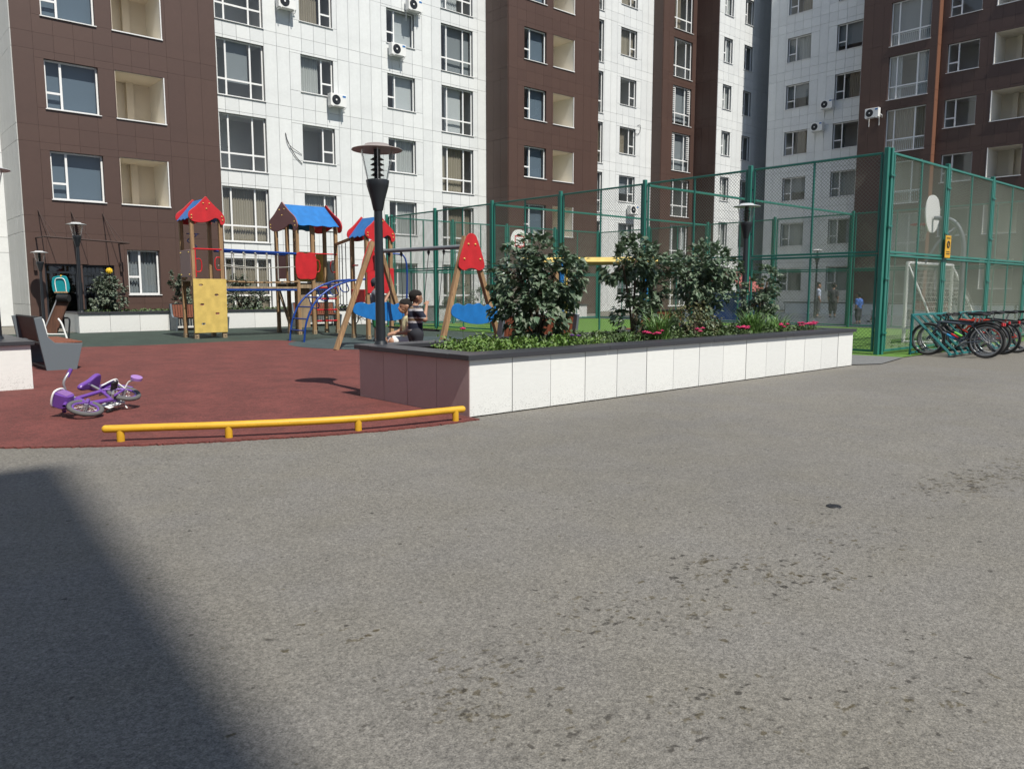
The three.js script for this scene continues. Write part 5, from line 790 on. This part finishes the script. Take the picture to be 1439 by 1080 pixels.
// pose: joints in metres for a figure 1.3 m tall, facing +z, left = +x
function person(o) {
  const g = thing('person', o.label, 'person', o.pos, o.turn || 0, o.group), s = o.scale || 1, J = o.J, C = (a, b, ra, rb) => [...a, ...b, ra, rb], res = o.res || 84;
  const hd = J.head, nk = J.neck, ch = J.chest, pv = J.pelvis; const face = o.face || [0, 0, 1]; const fx = [face[2], 0, -face[0]];
  const off = (p, x, y, z) => [p[0] + fx[0] * x + face[0] * z, p[1] + y + (face[1] || 0) * z, p[2] + fx[2] * x + face[2] * z];
  const headCaps = [C(off(hd, 0, 0.035, -0.015), off(hd, 0, 0.03, 0.012), 0.082, 0.08), C(off(hd, 0, -0.04, 0.03), off(hd, 0, -0.055, 0.035), 0.055, 0.045), C(off(hd, 0, 0.0, 0.088), off(hd, 0, -0.022, 0.1), 0.01, 0.014), C(off(hd, 0.08, -0.015, -0.005), off(hd, 0.085, 0.015, -0.012), 0.014, 0.018), C(off(hd, -0.08, -0.015, -0.005), off(hd, -0.085, 0.015, -0.012), 0.014, 0.018), C(off(hd, -0.02, -0.05, 0.078), off(hd, 0.02, -0.05, 0.078), 0.012, 0.012)];
  const body = [C(hd, nk, 0.045, 0.04), C(nk, ch, 0.045, 0.08), C(ch, pv, 0.1, 0.095), C(J.shL, J.shR, 0.05, 0.05), C(J.shL, J.elL, 0.042, 0.033), C(J.elL, J.wrL, 0.032, 0.023), C(J.shR, J.elR, 0.042, 0.033), C(J.elR, J.wrR, 0.032, 0.023), C(J.hipL, J.knL, 0.075, 0.05), C(J.knL, J.anL, 0.05, 0.03), C(J.hipR, J.knR, 0.075, 0.05), C(J.knR, J.anR, 0.05, 0.03), C(J.hipL, J.hipR, 0.08, 0.08)];
  const geos = [field(body, 0.05, res), field(headCaps, 0.03, Math.round(res * 0.6))];
  if (!o.far) for (const [w, e, sd] of [[J.wrL, J.elL, 1], [J.wrR, J.elR, -1]]) { // palms and five fingers
    const d = V(w[0] - e[0], w[1] - e[1], w[2] - e[2]).normalize(), up = Math.abs(d.y) > 0.8 ? V(0, 0, 1) : V(0, 1, 0), sx = d.clone().cross(up).normalize(), nz = sx.clone().cross(d).normalize(), P = V(...w), at = (x, y, z) => P.clone().addScaledVector(d, x).addScaledVector(sx, y).addScaledVector(nz, z).toArray();
    const hc = [C(w, at(0.02, 0, 0), 0.022, 0.022), C(at(0.02, -0.016, 0), at(0.055, -0.018, 0), 0.014, 0.012), C(at(0.02, 0.016, 0), at(0.055, 0.018, 0), 0.014, 0.012)];
    [-0.024, -0.008, 0.008, 0.024].forEach((y, i) => { const L = [0.02, 0.026, 0.024, 0.018][i]; hc.push(C(at(0.055, y, 0), at(0.055 + L, y, -0.008), 0.0075, 0.007), C(at(0.055 + L, y, -0.008), at(0.055 + L * 1.7, y, -0.024), 0.007, 0.0055)); });
    hc.push(C(at(0.015, 0.02 * sd, 0), at(0.04, 0.04 * sd, -0.012), 0.011, 0.009), C(at(0.04, 0.04 * sd, -0.012), at(0.06, 0.042 * sd, -0.022), 0.009, 0.007)); geos.push(field(hc, 0.008, 40));
  }
  mesh('body', geos, M.skin, g);
  const inf = (c, d) => { const q = c.slice(); q[6] += d; q[7] += d; return q; };
  const slv = o.sleeve ?? 0.75, eL = mix(J.shL, J.elL, slv), eR = mix(J.shR, J.elR, slv);
  mesh('shirt', [field([inf(C(mix(nk, ch, 0.35), ch, 0.07, 0.092), 0.01), inf(C(ch, mix(ch, pv, 0.95), 0.105, 0.104), 0.012), inf(C(J.shL, J.shR, 0.052, 0.052), 0.01), C(J.shL, eL, 0.062, 0.056), C(J.shR, eR, 0.062, 0.056)], 0.05, res)], o.shirt, g);
  const sh = o.short ?? 0.85, kL = mix(J.hipL, J.knL, Math.min(1, sh)), kR = mix(J.hipR, J.knR, Math.min(1, sh)); const pc = [C(J.hipL, J.hipR, 0.1, 0.1), C(mix(pv, ch, 0.12), pv, 0.11, 0.11), C(J.hipL, kL, 0.092, 0.082), C(J.hipR, kR, 0.092, 0.082)]; if (sh > 1) pc.push(C(J.knL, mix(J.knL, J.anL, sh - 1), 0.068, 0.05), C(J.knR, mix(J.knR, J.anR, sh - 1), 0.068, 0.05));
  mesh('shorts', [field(pc, 0.04, res)], o.shorts, g);
  mesh('hair', [field([C(off(hd, 0, 0.05, -0.025), off(hd, 0, 0.048, 0.012), 0.089, 0.084), C(off(hd, 0, -0.01, -0.05), off(hd, 0, 0.03, -0.04), 0.06, 0.075)], 0.03, Math.round(res * 0.5), p => { const v = [p[0] - hd[0], p[1] - hd[1], p[2] - hd[2]]; const fz = v[0] * face[0] + v[2] * face[2]; return -(v[1] - 0.028 - Math.max(0, fz) * 0.35 + (fz < 0 ? fz * -1.2 * -1 * 0 + 0.09 * Math.min(1, -fz * 12) : 0)); })], o.cap || M.hair, g);
  if (o.cap) mesh('cap_peak', [new THREE.CylinderGeometry(0.07, 0.075, 0.01, 20).scale(1, 1, 1.1).translate(...off(hd, 0, 0.055, 0.075))], o.cap, g);
  mesh('eyes', [ball(V(...off(hd, 0.03, 0.008, 0.079)), 0.009, 8), ball(V(...off(hd, -0.03, 0.008, 0.079)), 0.009, 8)], M.eye, g);
  for (const [an, kn] of [[J.anL, J.knL], [J.anR, J.knR]]) mesh('shoe', [field([C([an[0], an[1] - 0.035, an[2] - 0.02], [an[0] + (o.toe ? o.toe[0] : 0), an[1] - 0.045, an[2] + (o.toe ? o.toe[1] : 0.13)], 0.034, 0.03)], 0.01, 28)], o.shoe || M.shoe, g);
  g.scale.setScalar(s); return g;
}
const stand = { head: [0, 1.19, 0.02], neck: [0, 1.06, 0], chest: [0, 0.92, 0], pelvis: [0, 0.66, 0], shL: [0.125, 0.99, 0], shR: [-0.125, 0.99, 0], elL: [0.17, 0.78, -0.02], elR: [-0.17, 0.78, -0.02], wrL: [0.16, 0.6, 0.06], wrR: [-0.16, 0.6, 0.06], hipL: [0.065, 0.62, 0], hipR: [-0.065, 0.62, 0], knL: [0.075, 0.34, 0.01], knR: [-0.075, 0.34, 0.01], anL: [0.08, 0.075, -0.01], anR: [-0.08, 0.075, -0.01] };
const sit = { head: [0, 0.98, 0.05], neck: [0, 0.85, 0.02], chest: [0, 0.7, 0], pelvis: [0, 0.45, -0.02], shL: [0.12, 0.78, 0.01], shR: [-0.12, 0.78, 0.01], elL: [0.17, 0.6, 0.1], elR: [-0.17, 0.6, 0.1], wrL: [0.08, 0.58, 0.26], wrR: [-0.08, 0.58, 0.26], hipL: [0.07, 0.44, 0.02], hipR: [-0.07, 0.44, 0.02], knL: [0.12, 0.46, 0.32], knR: [-0.12, 0.46, 0.32], anL: [0.13, 0.08, 0.38], anR: [-0.13, 0.08, 0.38] };
const cloth = (r, g, b) => std(col(r, g, b), 0.9);
// screen right is (0.747, 0.664) in x,z: turning +z there is atan2(0.747, 0.664)
const RIGHT = Math.atan2(0.747, 0.664);
person({ label: 'boy in striped shirt and dark shorts standing with hand at mouth behind the planter', pos: [7.1, 0, -10.3], turn: RIGHT + 0.5, J: { ...stand, elR: [-0.2, 0.86, 0.08], wrR: [-0.06, 1.08, 0.17], elL: [0.17, 0.78, 0.02], wrL: [0.13, 0.62, 0.12] }, shirt: M.shirtStripe, shorts: cloth(0.02, 0.022, 0.03), short: 1.3, scale: 1.0 });
person({ label: 'child in pale yellow vest and white shorts sitting on a wooden stool', pos: [7.36, 0, -10.85], turn: RIGHT + Math.PI + 0.45, J: { ...sit, head: [0, 0.99, 0.07] }, shirt: cloth(0.62, 0.58, 0.36), shorts: cloth(0.6, 0.6, 0.6), sleeve: 0.15, shoe: M.shoeW, scale: 1.05 });
person({ label: 'boy in grey shirt, cap and green shorts holding up a phone behind the swing', pos: [10.75, 0, -17.35], turn: RIGHT + 0.25, J: { ...stand, elL: [0.17, 0.8, 0.14], wrL: [0.06, 1.02, 0.28], elR: [-0.19, 0.8, 0.14], wrR: [-0.05, 1.02, 0.28] }, shirt: cloth(0.13, 0.14, 0.17), shorts: cloth(0.025, 0.2, 0.07), short: 0.95, cap: cloth(0.03, 0.035, 0.045), scale: 1.24 });
{ const g = thing('stool', 'low wooden stool under the seated child', 'stool', [7.4, 0, -10.88], RIGHT); mesh('seat', [rbx(-0.3, 0.3, 0.36, 0.4, -0.14, 0.14, 0.01)], M.wood, g); for (const x of [-0.22, 0.22]) mesh('leg', [rbx(x - 0.03, x + 0.03, 0, 0.36, -0.1, 0.1, 0.01)], M.wood, g); }
{ const g = thing('phone', 'dark phone held up by the boy in the cap', 'phone', [10.75, 0, -17.35], RIGHT + 0.25); mesh('case', [rbx(-0.08, 0.08, 1.29, 1.37, 0.43, 0.44, 0.004)], M.black, g); }
const far = (label, a, b, turn, J, shirt, shorts, sc) => person({ label, pos: [a, 0, -b], turn, J, shirt, shorts, short: 1.6, scale: sc, res: 44, far: true });
far('man in pale blue shirt standing beyond the far court fence', 36.8, 18.8, RIGHT, stand, cloth(0.35, 0.4, 0.5), cloth(0.05, 0.05, 0.06), 1.32); far('person in black clothes standing beside the pale blue shirt', 37.6, 18.4, RIGHT + 1, stand, cloth(0.03, 0.03, 0.035), cloth(0.03, 0.03, 0.03), 1.3);
far('child in blue shirt walking beyond the far court fence', 31.0, 14.1, RIGHT + 2, stand, cloth(0.05, 0.13, 0.4), cloth(0.04, 0.04, 0.05), 0.95); far('person in blue top sitting on the ground beyond the far court fence', 33.5, 14.2, RIGHT + 3, { ...sit }, cloth(0.03, 0.07, 0.35), cloth(0.4, 0.42, 0.45), 1.1);

// ---------------------------------------------------------------- draw
const renderer = new THREE.WebGLRenderer({ antialias: true });
renderer.toneMapping = THREE.LinearToneMapping; renderer.toneMappingExposure = EXPOSURE; renderer.shadowMap.enabled = true;
renderer.setSize(1024, 768);
renderer.render(scene, camera);
